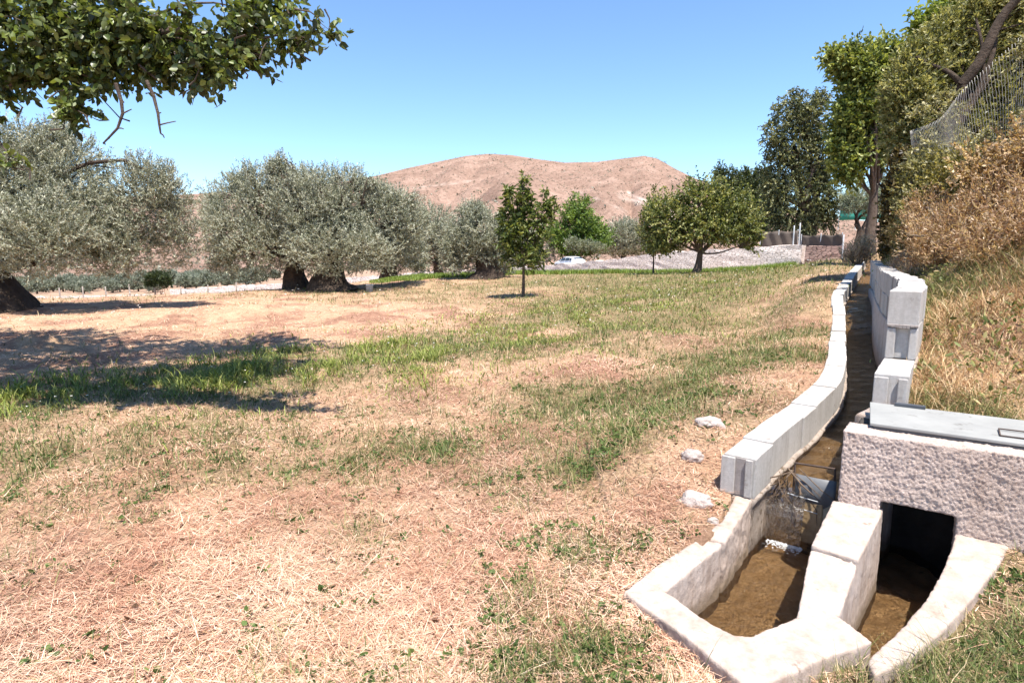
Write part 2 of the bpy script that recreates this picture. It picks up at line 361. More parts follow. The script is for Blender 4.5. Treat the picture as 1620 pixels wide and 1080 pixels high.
def build_ground():
    th = np.concatenate([np.linspace(-180, -58, 50, endpoint=False), np.linspace(-58, 58, 520, endpoint=False), np.linspace(58, 180, 51)[:-1]])
    th = np.radians(th); nr = 620
    rr = np.concatenate([[0.02, .5], np.exp(np.linspace(np.log(1.0), np.log(200), nr - 40)), np.exp(np.linspace(np.log(206), np.log(5000), 40))])
    T, RR = np.meshgrid(th, rr); x = (RR * np.sin(T)); y = RR * np.cos(T)
    z = land(x, y)
    for f in FOOTS:
        z = np.where(inpoly(x, y, f), -.75, z)
    ot = inpoly(x, y, OUTLET); z = np.where(ot, -.36, z)
    g = green(x, y)[..., None]; p = np.stack([x, y], -1)
    s = sstep(-.2, .7, wav(p, 1.7, 2) + .5 * wav(p, 6, 4))[..., None]
    c = SOIL * s + STRAW * (1 - s)
    c = c * (1 - .75 * g) + np.array([.16, .14, .065]) * .75 * g
    far = sstep(45, 110, RR)[..., None]; c = c * (1 - far) + np.array([.36, .245, .18]) * far
    V = np.stack([x, y, z], -1).reshape(-1, 3); C = c.reshape(-1, 3)
    nt, nrr = len(th), len(rr)
    i, j = np.meshgrid(np.arange(nrr - 1), np.arange(nt), indexing='ij'); j2 = (j + 1) % nt
    Q = np.stack([i * nt + j, i * nt + j2, (i + 1) * nt + j2, (i + 1) * nt + j], -1).reshape(-1, 4)[:, ::-1]
    o = link("ground", quads("ground", V, Q, C), M['ground'], smooth=True)
    tag(o, "dry straw covered field with green patches", kind='structure')
build_ground()

# ------------------------------------------------------------------ hill
RIDGE = [(-900, 372), (-500, 352), (-200, 335), (0, 322), (150, 316), (300, 311), (420, 304), (520, 295), (560, 290), (600, 283), (650, 271), (700, 261), (740, 253), (775, 250), (810, 252), (850, 258), (890, 263), (940, 262), (980, 257), (1012, 253), (1032, 257), (1060, 272), (1090, 286), (1130, 300), (1200, 322), (1300, 345), (1500, 365), (2200, 385), (2800, 395)]
def hill_surface(px, t):
    """t 0 foot .. 1 ridge .. 1.6 behind"""
    rp = np.array(RIDGE, float)
    yv = np.interp(px, rp[:, 0], rp[:, 1])
    th = np.arctan((px - 810) / F)
    rr = 230 + 520 * t
    ridge = EYE + (400 - yv) / F * (750 * np.cos(th))
    foot = -9.0
    tt = np.clip(t, 0, 1)
    prof = .30 * tt + .70 * tt ** 1.5
    z = foot + (ridge - foot) * prof - np.maximum(t - 1, 0) * (ridge - foot) * .9
    x = rr * np.sin(th); y = rr * np.cos(th)
    p = np.stack([x, y], -1)
    k = np.sin(np.clip(tt, 0, 1) * math.pi) 
    gl = np.abs(wav(np.stack([x, y * .35], -1), .022, 2)) + .5 * np.abs(wav(np.stack([x, y * .5], -1), .05, 1))
    z = z + k * (ridge - foot) * (.13 * (gl - .5)) + k * 1.2 * wav(p, .11, 3) + .5 * wav(p, .35, 2) * (t < .98)
    return x, y, z
def hill_mat():
    m, n, l, b = newmat("bare_hillside")
    t = nz(n, l, .03, 7, .65); r = ramp(n, l, t.outputs[0], [(.28, (.19, .125, .095)), (.5, (.265, .178, .137)), (.72, (.345, .24, .19))])
    t2 = nz(n, l, .35, 6, .7); r2 = ramp(n, l, t2.outputs[0], [(.35, (.72, .70, .69)), (.6, (1.1, 1.09, 1.08))])
    c = mixc(n, l, 1, r.outputs[0], r2.outputs[0], 'MULTIPLY')
    a = n.new("ShaderNodeAttribute"); a.attribute_name = "Col"
    c = mixc(n, l, a.outputs["Fac"], c, (.60, .50, .43))
    l.new(c, b.inputs["Base Color"]); b.inputs["Roughness"].default_value = 1; b.inputs["Specular IOR Level"].default_value = .05
    h = nz(n, l, .5, 7, .7); bump(n, l, b, h.outputs[0], .8, 1.5)
    return m
def build_hill():
    px = np.r_[np.linspace(-900, 480, 120, endpoint=False), np.linspace(480, 1180, 420, endpoint=False), np.linspace(1180, 2800, 120)]; t = np.r_[np.linspace(-.1, 1.02, 240), np.linspace(1.05, 1.7, 30)]
    P, T = np.meshgrid(px, t); x, y, z = hill_surface(P, T)
    V = np.stack([x, y, z], -1).reshape(-1, 3)
    n = len(px); i, j = np.meshgrid(np.arange(len(t) - 1), np.arange(n - 1), indexing='ij')
    Q = np.stack([i * n + j, i * n + j + 1, (i + 1) * n + j + 1, (i + 1) * n + j], -1).reshape(-1, 4)[:, ::-1]
    # a pale scar running down the right shoulder
    yy = 540 - F * ((V[:, 2] - EYE) * CP + V[:, 1] * SP) / (V[:, 1] * CP - (V[:, 2] - EYE) * SP); yy = yy.reshape(P.shape)
    sc = 0
    for (x0, y0, x1, y1, w) in ((978, 309, 1062, 343, 4.2), (990, 308, 1030, 322, 3.0), (1030, 328, 1075, 338, 3.2), (905, 300, 990, 335, 1.6), (640, 300, 760, 285, 1.2)):
        t_ = np.clip(((P - x0) * (x1 - x0) + (yy - y0) * (y1 - y0)) / ((x1 - x0) ** 2 + (y1 - y0) ** 2), 0, 1)
        dd = np.hypot(P - x0 - t_ * (x1 - x0), yy - y0 - t_ * (y1 - y0)) + 2.2 * wav(V[:, :2], .12, 1).reshape(P.shape)
        sc = np.maximum(sc, np.exp(-(dd / w) ** 2) * (.35 + .65 * sstep(-.4, .5, wav(V[:, :2], .3, 2).reshape(P.shape))) * (.8 if w > 2 else .3))
    sc = sc * (T > .1) * (T < .95)
    C = np.repeat(sc.reshape(-1, 1), 3, 1)
    o = link("hill", quads("hill", V, Q, C), hill_mat(), smooth=True); tag(o, "bare reddish hill rising behind the trees", kind='structure')
    # scrub on the hill: low leafy tufts
    N = 13000
    pp = rng.uniform(-100, 1450, N); tt = rng.uniform(.03, 1.02, N)
    x, y, z = hill_surface(pp, tt)
    s = rng.uniform(.35, 1.05, N) * (1 + (rng.random(N) < .05) * 1.6)
    K = 7; cen = np.stack([x, y, z], -1)[:, None, :] + rng.normal(size=(N, K, 3)) * s[:, None, None] * np.array([.55, .55, .3]) + np.array([0, 0, .25])
    cen = cen.reshape(-1, 3); d = unit(rng.normal(size=cen.shape) + np.array([0, 0, .6]))
    cc = np.array([.11, .09, .05]) * rng.uniform(.6, 1.5, (N, 1, 1)) + rng.uniform(0, .03, (N, K, 1))
    me = leaf_mesh("hill_scrub", cen, d, np.repeat(s, K) * .8, np.repeat(s, K) * .7, cc.reshape(-1, 3) * np.ones(3))
    o = link("hill_scrub", me, M['leaf_olive']); tag(o, "low dark scrub dotted over the bare hill", "scrub", kind='stuff')

# ------------------------------------------------------------------ leaves, sprigs, tubes
def leaf_mesh(name, cen, d, L, W, C, broad=False, fold=.25, droop=0):
    n = len(cen); L = np.broadcast_to(L, n)[:, None]; W = np.broadcast_to(W, n)[:, None]
    r = rng.normal(size=(n, 3)); side = unit(np.cross(d, r)); nor = np.cross(side, d)
    if not broad:
        V = np.stack([cen, cen + d * L * .5 + side * W * .5 + nor * L * .05, cen + d * L, cen + d * L * .5 - side * W * .5 + nor * L * .05], 1).reshape(-1, 3)
        Q = np.arange(n * 4).reshape(n, 4); k = 4
    else:
        up = nor * W * fold
        tip = cen + d * L; tip = tip - np.array([0, 0, 1.]) * L * droop
        V = np.stack([cen, cen + d * L * .30 + side * W * .46 + up, cen + d * L * .68 + side * W * .40 + up * .8 - np.array([0, 0, 1.]) * L * droop * .4, tip,
                      cen + d * L * .68 - side * W * .40 + up * .8 - np.array([0, 0, 1.]) * L * droop * .4, cen + d * L * .30 - side * W * .46 + up], 1).reshape(-1, 3)
        b = (np.arange(n) * 6)[:, None]
        Q = np.stack([b + np.array([0, 1, 2, 3]), b + np.array([0, 3, 4, 5])], 1).reshape(-1, 4); k = 6
    return quads(name, V, Q, np.repeat(C, k, 0))

def sprigs(blobs, n, per, length, up=.4, out=1.0, spread=.6, shell=.28, gap=.28, hang=0, seed=0):
    """n sprays of leaves spread through a union of lumpy ellipsoids (cx, cy, cz, rx, ry, rz)"""
    B = np.array(blobs, float); w = (B[:, 3] * B[:, 5] + B[:, 3] * B[:, 4] + B[:, 4] * B[:, 5]); w = w / w.sum()
    k = rng.choice(len(B), n, p=w); b = B[k]
    u = unit(rng.normal(size=(n, 3)))
    lump = 1 + .27 * wav(u * 2.2 + b[:, :3] * .7, 1.0, seed) + .16 * wav(u * 5 + b[:, :3], 1.0, seed + 1)
    rad = np.clip(1 - np.abs(rng.normal(size=n)) * shell, .05, 1.1) * lump
    p = b[:, :3] + u * b[:, 3:] * rad[:, None]
    keep = wav(p, 2.2 / max(B[:, 3].mean(), .3), seed + 2) > -1 + gap * 2.0 * rng.random(n)
    keep &= wav(p, 5.5 / max(B[:, 3].mean(), .3), seed + 3) > -1.15 + gap * 2 * rng.random(n)
    p, u = p[keep], u[keep]
    d = unit(u * out + np.array([0, 0, up]) + rng.normal(size=p.shape) * .45)
    m = len(p); t = (np.arange(per) + rng.random((m, per))) / per
    Ls = length * rng.uniform(.6, 1.4, (m, 1))
    bend = np.array([0, 0, -hang])
    c = p[:, None] + d[:, None] * ((t - .6) * Ls)[..., None] + bend * ((t * Ls) ** 2)[..., None] / max(length, .01)
    ld = unit(d[:, None] + rng.normal(size=(m, per, 3)) * spread)
    tone = np.repeat(rng.random((m, 1)), per, 1)
    return c.reshape(-1, 3), ld.reshape(-1, 3), tone.ravel()

def tone_col(tone, cols, jit=.16):
    cols = np.array(cols); t = np.clip(tone + rng.normal(size=tone.shape) * .22, 0, .999) * (len(cols) - 1)
    i = t.astype(int); f = (t - i)[:, None]
    c = cols[i] * (1 - f) + cols[np.minimum(i + 1, len(cols) - 1)] * f
    return np.clip(c * (1 + rng.normal(size=(len(tone), 1)) * jit), .01, 1)

def tube(acc, path, rad, seg=8, gnarl=0, flare=None):
    """adds a tapering limb to acc = [verts, quads]"""
    P = np.asarray(path, float); n = len(P); rad = np.broadcast_to(np.asarray(rad, float), n)
    t = unit(np.gradient(P, axis=0)); ref = np.array([.3, .9, .1]) if abs(t[0][2]) > .7 else np.array([0, 0, 1.])
    s = unit(np.cross(t, ref)); f = np.cross(s, t); a = np.linspace(0, 2 * np.pi, seg, endpoint=False)
    base = len(acc[0])
    for i in range(n):
        rr = rad[i] * (1 + gnarl * (np.sin(a * 3 + i * .35 + P[0, 0]) * .5 + np.sin(a * 5 - i * .5 + P[0, 1]) * .35 + np.sin(a * 9 + i) * .2))
        for q in range(seg): acc[0].append(P[i] + s[i] * math.cos(a[q]) * rr[q] + f[i] * math.sin(a[q]) * rr[q])
    for i in range(n - 1):
        for q in range(seg):
            q2 = (q + 1) % seg
            acc[1].append((base + i * seg + q, base + i * seg + q2, base + (i + 1) * seg + q2, base + (i + 1) * seg + q))
    acc[1].append(tuple(base + (n - 1) * seg + q for q in (0, seg // 4, seg // 2, 3 * seg // 4)))
def limb(acc, a, b, r0, r1, seg=7, n=9, wob=.12, sag=0, gnarl=.06):
    a = np.array(a, float); b = np.array(b, float); L = np.linalg.norm(b - a); t = np.linspace(0, 1, n)
    o = rng.normal(size=(2, 3)); P = a + (b - a) * t[:, None]
    P += (np.sin(t * math.pi)[:, None] * o[0] + np.sin(t * 2 * math.pi)[:, None] * o[1] * .6) * L * wob * .5
    P[:, 2] += sag * L * np.sin(t * math.pi)
    tube(acc, P, r0 + (r1 - r0) * t ** .8, seg, gnarl); return P

def px_blobs(lst, d, depth=.85):
    """(px, py, rx px, ry px[, shift in depth]) at distance d -> ellipsoids in metres"""
    out = []
    for q in lst:
        dy = q[4] if len(q) > 4 else 0
        c = ony(q[0], q[1], d + dy); k = (d + dy) / F
        out.append((c[0], c[1], c[2], q[2] * k, max(q[2], q[3]) * k * depth, q[3] * k))
    return out
OLIVE = [(.10, .11, .065), (.17, .178, .115), (.25, .25, .175), (.34, .33, .25)]
LEAFGAIN = 1.45
def make_tree(name, label, cat, base, blobs, n, per, length, lw, cols, mat, group=None, trunk_r=.2, trunk_h=1.2, bark='bark', up=.4, out=1.0, spread=.6, broad=False, gap=.28, hang=0,
              flare=1.7, lean=(0, 0), gnarl=.1, limbs=1.0, seed=0, extra=None, shell=.28, trunk_seg=14, forks=None, droop=.15):
    x, y = base; z = ground_z(x, y) - .05
    root = empty(name, (x, y, z), label, cat, group)
    acc = [[], []]
    top = np.array([x + lean[0], y + lean[1], z + trunk_h]); t = np.linspace(0, 1, 9)
    b0 = np.array([x, y, z - .22]); P = b0 + (top - b0) * t[:, None]
    P[:, 0] += .12 * trunk_r * np.sin(t * 5 + seed); rad = trunk_r * (1 + (flare - 1) * (1 - t) ** 1.7) * (1 - .18 * t)
    tube(acc, P, rad, trunk_seg, gnarl)
    for b in blobs:
        c = np.array(b[:3])
        if c[2] < top[2] + .25: continue
        st = top - np.array([0, 0, rng.uniform(0, .15) * trunk_h])
        r0 = min(trunk_r * .62, trunk_r * .25 + .05 * b[3]) * limbs
        L = limb(acc, st, c, r0, r0 * .3, 6, 9, .16, .06)
        for q in range(5):
            e = c + unit(rng.normal(size=3) + np.array([0, 0, .4])) * np.array(b[3:]) * .8
            limb(acc, L[rng.integers(4, 8)], e, r0 * .28, r0 * .07, 5, 6, .2)
    tr = link("trunk", quads("trunk", np.array(acc[0]), np.array(acc[1])), M[bark], root, True)
    c, d, tone = sprigs(blobs, n, per, length, up, out, spread, gap=gap, hang=hang, seed=seed, shell=shell)
    if extra is not None:
        c2, d2, t2 = extra; c = np.vstack([c, c2]); d = np.vstack([d, d2]); tone = np.r_[tone, t2]
    Lf = lw[0] * rng.uniform(.7, 1.3, len(c)); Wf = lw[1] * rng.uniform(.75, 1.25, len(c))
    link("crown", leaf_mesh("crown", c, d, Lf, Wf, tone_col(tone, np.array(cols) * LEAFGAIN), broad, droop=droop), M[mat], root)
    return root
def copy_tree(o, loc, rz=0, sc=1.0, label=None):
    c = o.copy(); col.objects.link(c); c.location = loc; c.rotation_euler = (0, 0, rz); c.scale = (sc, sc, sc * random.uniform(.9, 1.1))
    if label: c['label'] = label
    for ch in list(o.children):
        k = ch.copy(); col.objects.link(k); k.parent = c
        for g in list(ch.children):
            h = g.copy(); col.objects.link(h); h.parent = k
    return c
build_hill()

# ------------------------------------------------------------------ concrete work
def soften(P):
    P = [np.array(p, float) for p in P]; out = []; n = len(P)
    if n < 5: return P
    for i in range(n):
        a, b, c = P[i - 1], P[i], P[(i + 1) % n]
        d1 = min(.25, .05 / max(np.linalg.norm(b - a), 1e-6)); d2 = min(.25, .05 / max(np.linalg.norm(c - b), 1e-6))
        out += [b + (a - b) * d1, b * .8 + (a + (b - a) * (1 - d1)) * .1 + (b + (c - b) * d2) * .1, b + (c - b) * d2]
    return out
def rough_solid(name, prisms, mat, parent, voxel=.012, disp=.010, size=.09, fine=.004):
    """closed prisms [(outline with top z per corner), bottom z] fused into one hand-plastered body"""
    bm = bmesh.new(); off = parent_world(parent)
    for top, zb in prisms:
        top = soften(top)
        tv = [bm.verts.new(Vector(p) - off) for p in top]; bv = [bm.verts.new(Vector((p[0], p[1], zb)) - off) for p in top]
        n = len(top); bm.faces.new(tv); bm.faces.new(bv[::-1])
        for i in range(n):
            j = (i + 1) % n; bm.faces.new((tv[i], bv[i], bv[j], tv[j]))
    bmesh.ops.recalc_face_normals(bm, faces=bm.faces); bmesh.ops.triangulate(bm, faces=bm.faces)
    me = bpy.data.meshes.new(name); bm.to_mesh(me); bm.free(); me.materials.append(mat)
    o = bpy.data.objects.new(name, me); col.objects.link(o); o.parent = parent
    r = o.modifiers.new("r", 'REMESH'); r.mode = 'VOXEL'; r.voxel_size = voxel; r.use_smooth_shade = True
    s = o.modifiers.new("s", 'SMOOTH'); s.iterations = 7 if voxel > .008 else 3; s.factor = .5
    for k, (st, sz) in enumerate(((disp, size), (fine, size * .2))):
        tx = bpy.data.textures.new(name + "_rough", 'CLOUDS'); tx.noise_scale = sz; tx.noise_depth = 3
        d = o.modifiers.new("d", 'DISPLACE'); d.texture = tx; d.strength = st * 2; d.mid_level = .5; d.texture_coords = 'LOCAL'
    return o
def sweep(acc, P, N, prof, noise_amp=0, cap=True):
    """prof: closed list of (offset to the right, dz from the path's z or absolute if tuple of 3)"""
    base = len(acc[0]); k = len(prof); n = len(P)
    for i in range(n):
        for q in prof:
            z = q[1] if len(q) == 3 else P[i, 2] + q[1]
            v = np.array([P[i, 0] + N[i, 0] * q[0], P[i, 1] + N[i, 1] * q[0], z])
            if noise_amp: v = v + np.array(mnoise.noise_vector(Vector(v * 7))) * noise_amp
            acc[0].append(v)
    for i in range(n - 1):
        for q in range(k):
            q2 = (q + 1) % k
            acc[1].append((base + i * k + q, base + (i + 1) * k + q, base + (i + 1) * k + q2, base + i * k + q2))
    if cap:
        acc[2].append([base + q for q in range(k)]); acc[2].append([base + (n - 1) * k + q for q in range(k)][::-1])
def build_acc(name, acc, mat, parent=None, bevel=0, smooth=False):
    me = bpy.data.meshes.new(name); me.from_pydata([tuple(v) for v in acc[0]], [], [tuple(f) for f in acc[1]] + [tuple(f) for f in acc[2]])
    bm = bmesh.new(); bm.from_mesh(me); bmesh.ops.recalc_face_normals(bm, faces=bm.faces); bm.to_mesh(me); bm.free()
    o = link(name, me, mat, parent, smooth)
    if bevel:
        b = o.modifiers.new("b", 'BEVEL'); b.width = bevel; b.segments = 2; b.limit_method = 'ANGLE'; b.angle_limit = R(50)
    return o
def box_acc(acc, c, ux, uy, sx, sy, z0, z1):
    c = np.asarray(c, float); b = len(acc[0])
    for z in (z0, z1):
        for a, e in ((-1, -1), (1, -1), (1, 1), (-1, 1)):
            p = c + ux * a * sx / 2 + uy * e * sy / 2; acc[0].append((p[0], p[1], z))
    acc[1] += [(b, b + 3, b + 2, b + 1), (b + 4, b + 5, b + 6, b + 7)] + [(b + i, b + (i + 1) % 4, b + 4 + (i + 1) % 4, b + 4 + i) for i in range(4)]

def block_row(acc, Pc, width, h0, h1, blen=.40, gap=.016, start=0):
    """a row of hollow-end blocks along the path Pc; h0/h1 are offsets from the path's z"""
    d = np.r_[0, np.cumsum(np.linalg.norm(np.diff(Pc[:, :2], axis=0), axis=1))]; s = start
    while s < d[-1] - .1:
        e = min(s + blen, d[-1])
        q = [np.array([np.interp(t, d, Pc[:, k]) for k in range(3)]) for t in np.linspace(s + gap / 2, e - gap / 2, 5)]
        q = np.array(q); q[:, 2] += rng.normal() * .005; n = normals2(q); j = rng.normal() * .006; w = width / 2
        prof = [(-w + j, h0), (w + j, h0), (w + j, h1), (-w + j, h1)]
        if s == start:    # the tongue-and-groove end of the first block
            gw, gd = w * .34, .018; q2 = q.copy()
        sweep(acc, q, n, prof, .0035)
        s = e
    return acc

def build_left_wall():
    root = empty("channel_wall", (WL[0, 0], WL[0, 1], 0), "long low white concrete block wall along the left edge of the water channel", "channel wall")
    C = WL.copy(); C[:, :2] -= NL * .10
    acc = [[], [], []]; block_row(acc, C, .20, -.262, 0)
    build_acc("block_course", acc, M['block'], root, .006)
    acc = [[], [], []]; sweep(acc, WL, NL, [(-.18, -.255), (-.02, -.255), (-.02, -.014), (-.18, -.014)]); build_acc("mortar_core", acc, M['mortar'], root)
    # tongue on the end block
    t = unit(WL[1, :2] - WL[0, :2]); n0 = NL[0]; e = WL[0, :2] - t * .006
    acc = [[], [], []]
    for a, b_, w_ in ((-.155, 0, .085), (-.025, 0, .045)):
        box_acc(acc, e + n0 * a, n0, t, w_, .022, WL[0, 2] - .255, WL[0, 2] - .012)
    build_acc("block_end", acc, M['block'], root, .004)
    # the plinth below, with a rough mortar lip
    P = path_resample(WL, .06); N = normals2(P)
    rough_solid("plinth_end", [([(1.53, 3.63, .115), (1.45, 3.70, .115), (1.24, 3.36, .085), (1.06, 3.20, .065), (1.185, 3.145, .06), (1.33, 3.34, .085)], -.7)], M['concrete'], root, .011, .010, .08, .005)
    acc = [[], [], []]
    sweep(acc, P, N, [(-.22, -.80), (-.22, -.275), (-.20, -.262), (0, -.262), (.022, -.268), (.026, -.29), (.010, -.315), (.004, -.40), (.0, -.52), (.004, -.80)], .012)
    build_acc("plinth", acc, M['lip'], root, 0, True)
    return root
build_left_wall()

def build_right_wall():
    root = empty("block_wall", (2.44, 3.98, .3), "grey concrete block wall two courses high on the right bank of the channel", "block wall")
    P = path_resample(RIGHT, .1); P[:, 2] = 0; N = normals2(P); d = np.r_[0, np.cumsum(np.linalg.norm(np.diff(P[:, :2], axis=0), axis=1))]
    top = np.interp(P[:, 1], [3.9, 5, 6, 8, 10.5, 12.5, 14], [1.365, 1.37, 1.38, 1.39, 1.41, 1.43, 1.47])
    C = P.copy(); C[:, :2] += N * .105; C[:, 2] = top
    k = np.searchsorted(d, .80); k2 = np.searchsorted(d, 1.05)
    low = C[:k + 1].copy(); low[:, 2] = .84
    acc = [[], [], []]; block_row(acc, low, .20, -.225, 0, .40); t = unit(C[1, :2] - C[0, :2]); n0 = N[0]
    for a, w_ in ((-.055, .085), (.068, .055)): box_acc(acc, low[0, :2] + n0 * a - t * .006, n0, t, w_, .02, .62, .83)
    build_acc("end_block", acc, M['block'], root, .006)
    hi = C[k:].copy()
    acc = [[], [], []]; block_row(acc, hi, .21, -.262, 0, .42); build_acc("upper_course", acc, M['block'], root, .006)
    acc = [[], [], []]; block_row(acc, hi, .205, -.530, -.268, .42, start=.02)
    t = unit(hi[1, :2] - hi[0, :2]); n0 = normals2(hi)[0]
    for a, w_ in ((-.07, .06), (.075, .05)): box_acc(acc, hi[0, :2] + n0 * a + t * .012, n0, t, w_, .03, hi[0, 2] - .528, hi[0, 2] - .29)
    build_acc("lower_course", acc, M['block'], root, .006)
    acc = [[], [], []]; sweep(acc, hi[1:], normals2(hi)[1:], [(-.097, -.53), (.097, -.53), (.097, -.01), (-.097, -.01)]); build_acc("mortar_core", acc, M['mortar'], root)
    # mortar squeezed out between the courses at the end
    acc = [[], [], []]; b = []
    for q in range(9):
        a = -.10 + q * .025; b.append((hi[0, :2] + n0 * a - t * rng.uniform(.004, .012), hi[0, 2] - .265 - rng.uniform(0, .025)))
    for (p, z), (p2, z2) in zip(b[:-1], b[1:]):
        m = (p + p2) / 2; box_acc(acc, m + t * .02, n0, t, .026, .05, min(z, z2) - .004, hi[0, 2] - .262)
    build_acc("mortar_drip", acc, M['mortar'], root, .004)
    Pp = np.vstack([[(*ap(.1, .60), 0)], C[:, :3]]); Pp = path_resample(Pp, .08); Pp[:, 2] = np.where(np.hypot(Pp[:, 0] - C[0, 0], Pp[:, 1] - C[0, 1]) < .85, .615, .835)
    acc = [[], [], []]; sweep(acc, Pp, normals2(Pp), [(-.108, -.8, 1), (-.112, -.02), (-.10, 0), (.10, 0), (.112, -.02), (.12, -.3, 1)], .008); build_acc("plinth", acc, M['concrete'], root, 0, True)
build_right_wall()

def v3(p, z): return (p[0], p[1], z)
def build_culvert():
    root = empty("culvert_wall", (2.2, 3.1, -.4), "rough rendered culvert wall with a dark square opening", "culvert wall")
    zt = lambda a: .625 + .004 * a
    def pr(a0, a1, p0, p1, z0, z1): return ([v3(ap(a0, p0), z1), v3(ap(a1, p0), z1), v3(ap(a1, p1), z1), v3(ap(a0, p1), z1)], z0)
    rough_solid("front_wall", [pr(0, .205, 0, .22, -.6, .655), pr(.195, .56, 0, .22, .285, .655), pr(.55, 1.75, 0, .22, -.6, .66)], M['plaster'], root, .0065, .004, .06, .0065)
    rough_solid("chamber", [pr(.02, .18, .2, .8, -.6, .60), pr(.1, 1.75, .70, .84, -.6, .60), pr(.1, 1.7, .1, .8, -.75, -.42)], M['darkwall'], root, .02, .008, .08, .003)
build_culvert()

def build_basin():
    root = empty("water_basin", (1.3, 2.7, -.4), "cracked pale concrete basin dividing the channel into two outlets", "basin")
    rough_solid("side_wall", [([(1.172, 3.128, .06), (1.045, 3.19, .06), (.69, 2.85, .05), (.52, 2.66, .04), (.715, 2.66, .035), (.80, 2.75, .045)], -.6)], M['concrete'], root, .009, .0045, .07, .0022)
    rough_solid("front_wall", [([(.53, 2.675, .045), (.735, 2.70, .045), (.845, 2.47, .045), (.96, 2.325, .05), (.99, 2.20, .05), (.87, 2.05, .045), (.73, 2.35, .045)], -.6),
                               ([(.90, 2.34, .05), (1.02, 2.335, .05), (1.251, 2.454, .055), (1.436, 2.505, .055), (1.515, 2.30, .045), (1.24, 2.20, .04), (.99, 2.07, .04), (.86, 2.05, .045), (.85, 2.2, .05)], -.6)], M['concrete'], root, .009, .005, .08, .0022)
    rough_solid("divider", [([(1.86, 3.31, .235), (2.09, 3.20, .235), (1.675, 2.715, .185), (1.51, 2.85, .195)], -.6)], M['concrete'], root, .009, .0045, .08, .0022)
    rough_solid("divider_foot", [([(1.50, 2.838, .186), (1.58, 2.775, .180), (1.662, 2.70, .176), (1.46, 2.47, .048), (1.24, 2.42, .038)], -.6)], M['concrete'], root, .009, .0045, .08, .0022)
    rough_solid("curved_wall", [([(2.40, 3.06, .205), (2.62, 2.93, .21), (2.45, 2.80, .18), (2.32, 2.69, .155), (2.10, 2.53, .11), (1.85, 2.36, .06), (1.63, 2.235, .03), (1.42, 2.14, .01), (1.45, 2.235, .01), (1.631, 2.353, .04), (1.852, 2.507, .09), (2.049, 2.68, .135), (2.23, 2.86, .17)], -.6)], M['concrete'], root, .009, .005, .09, .0022)
build_basin()

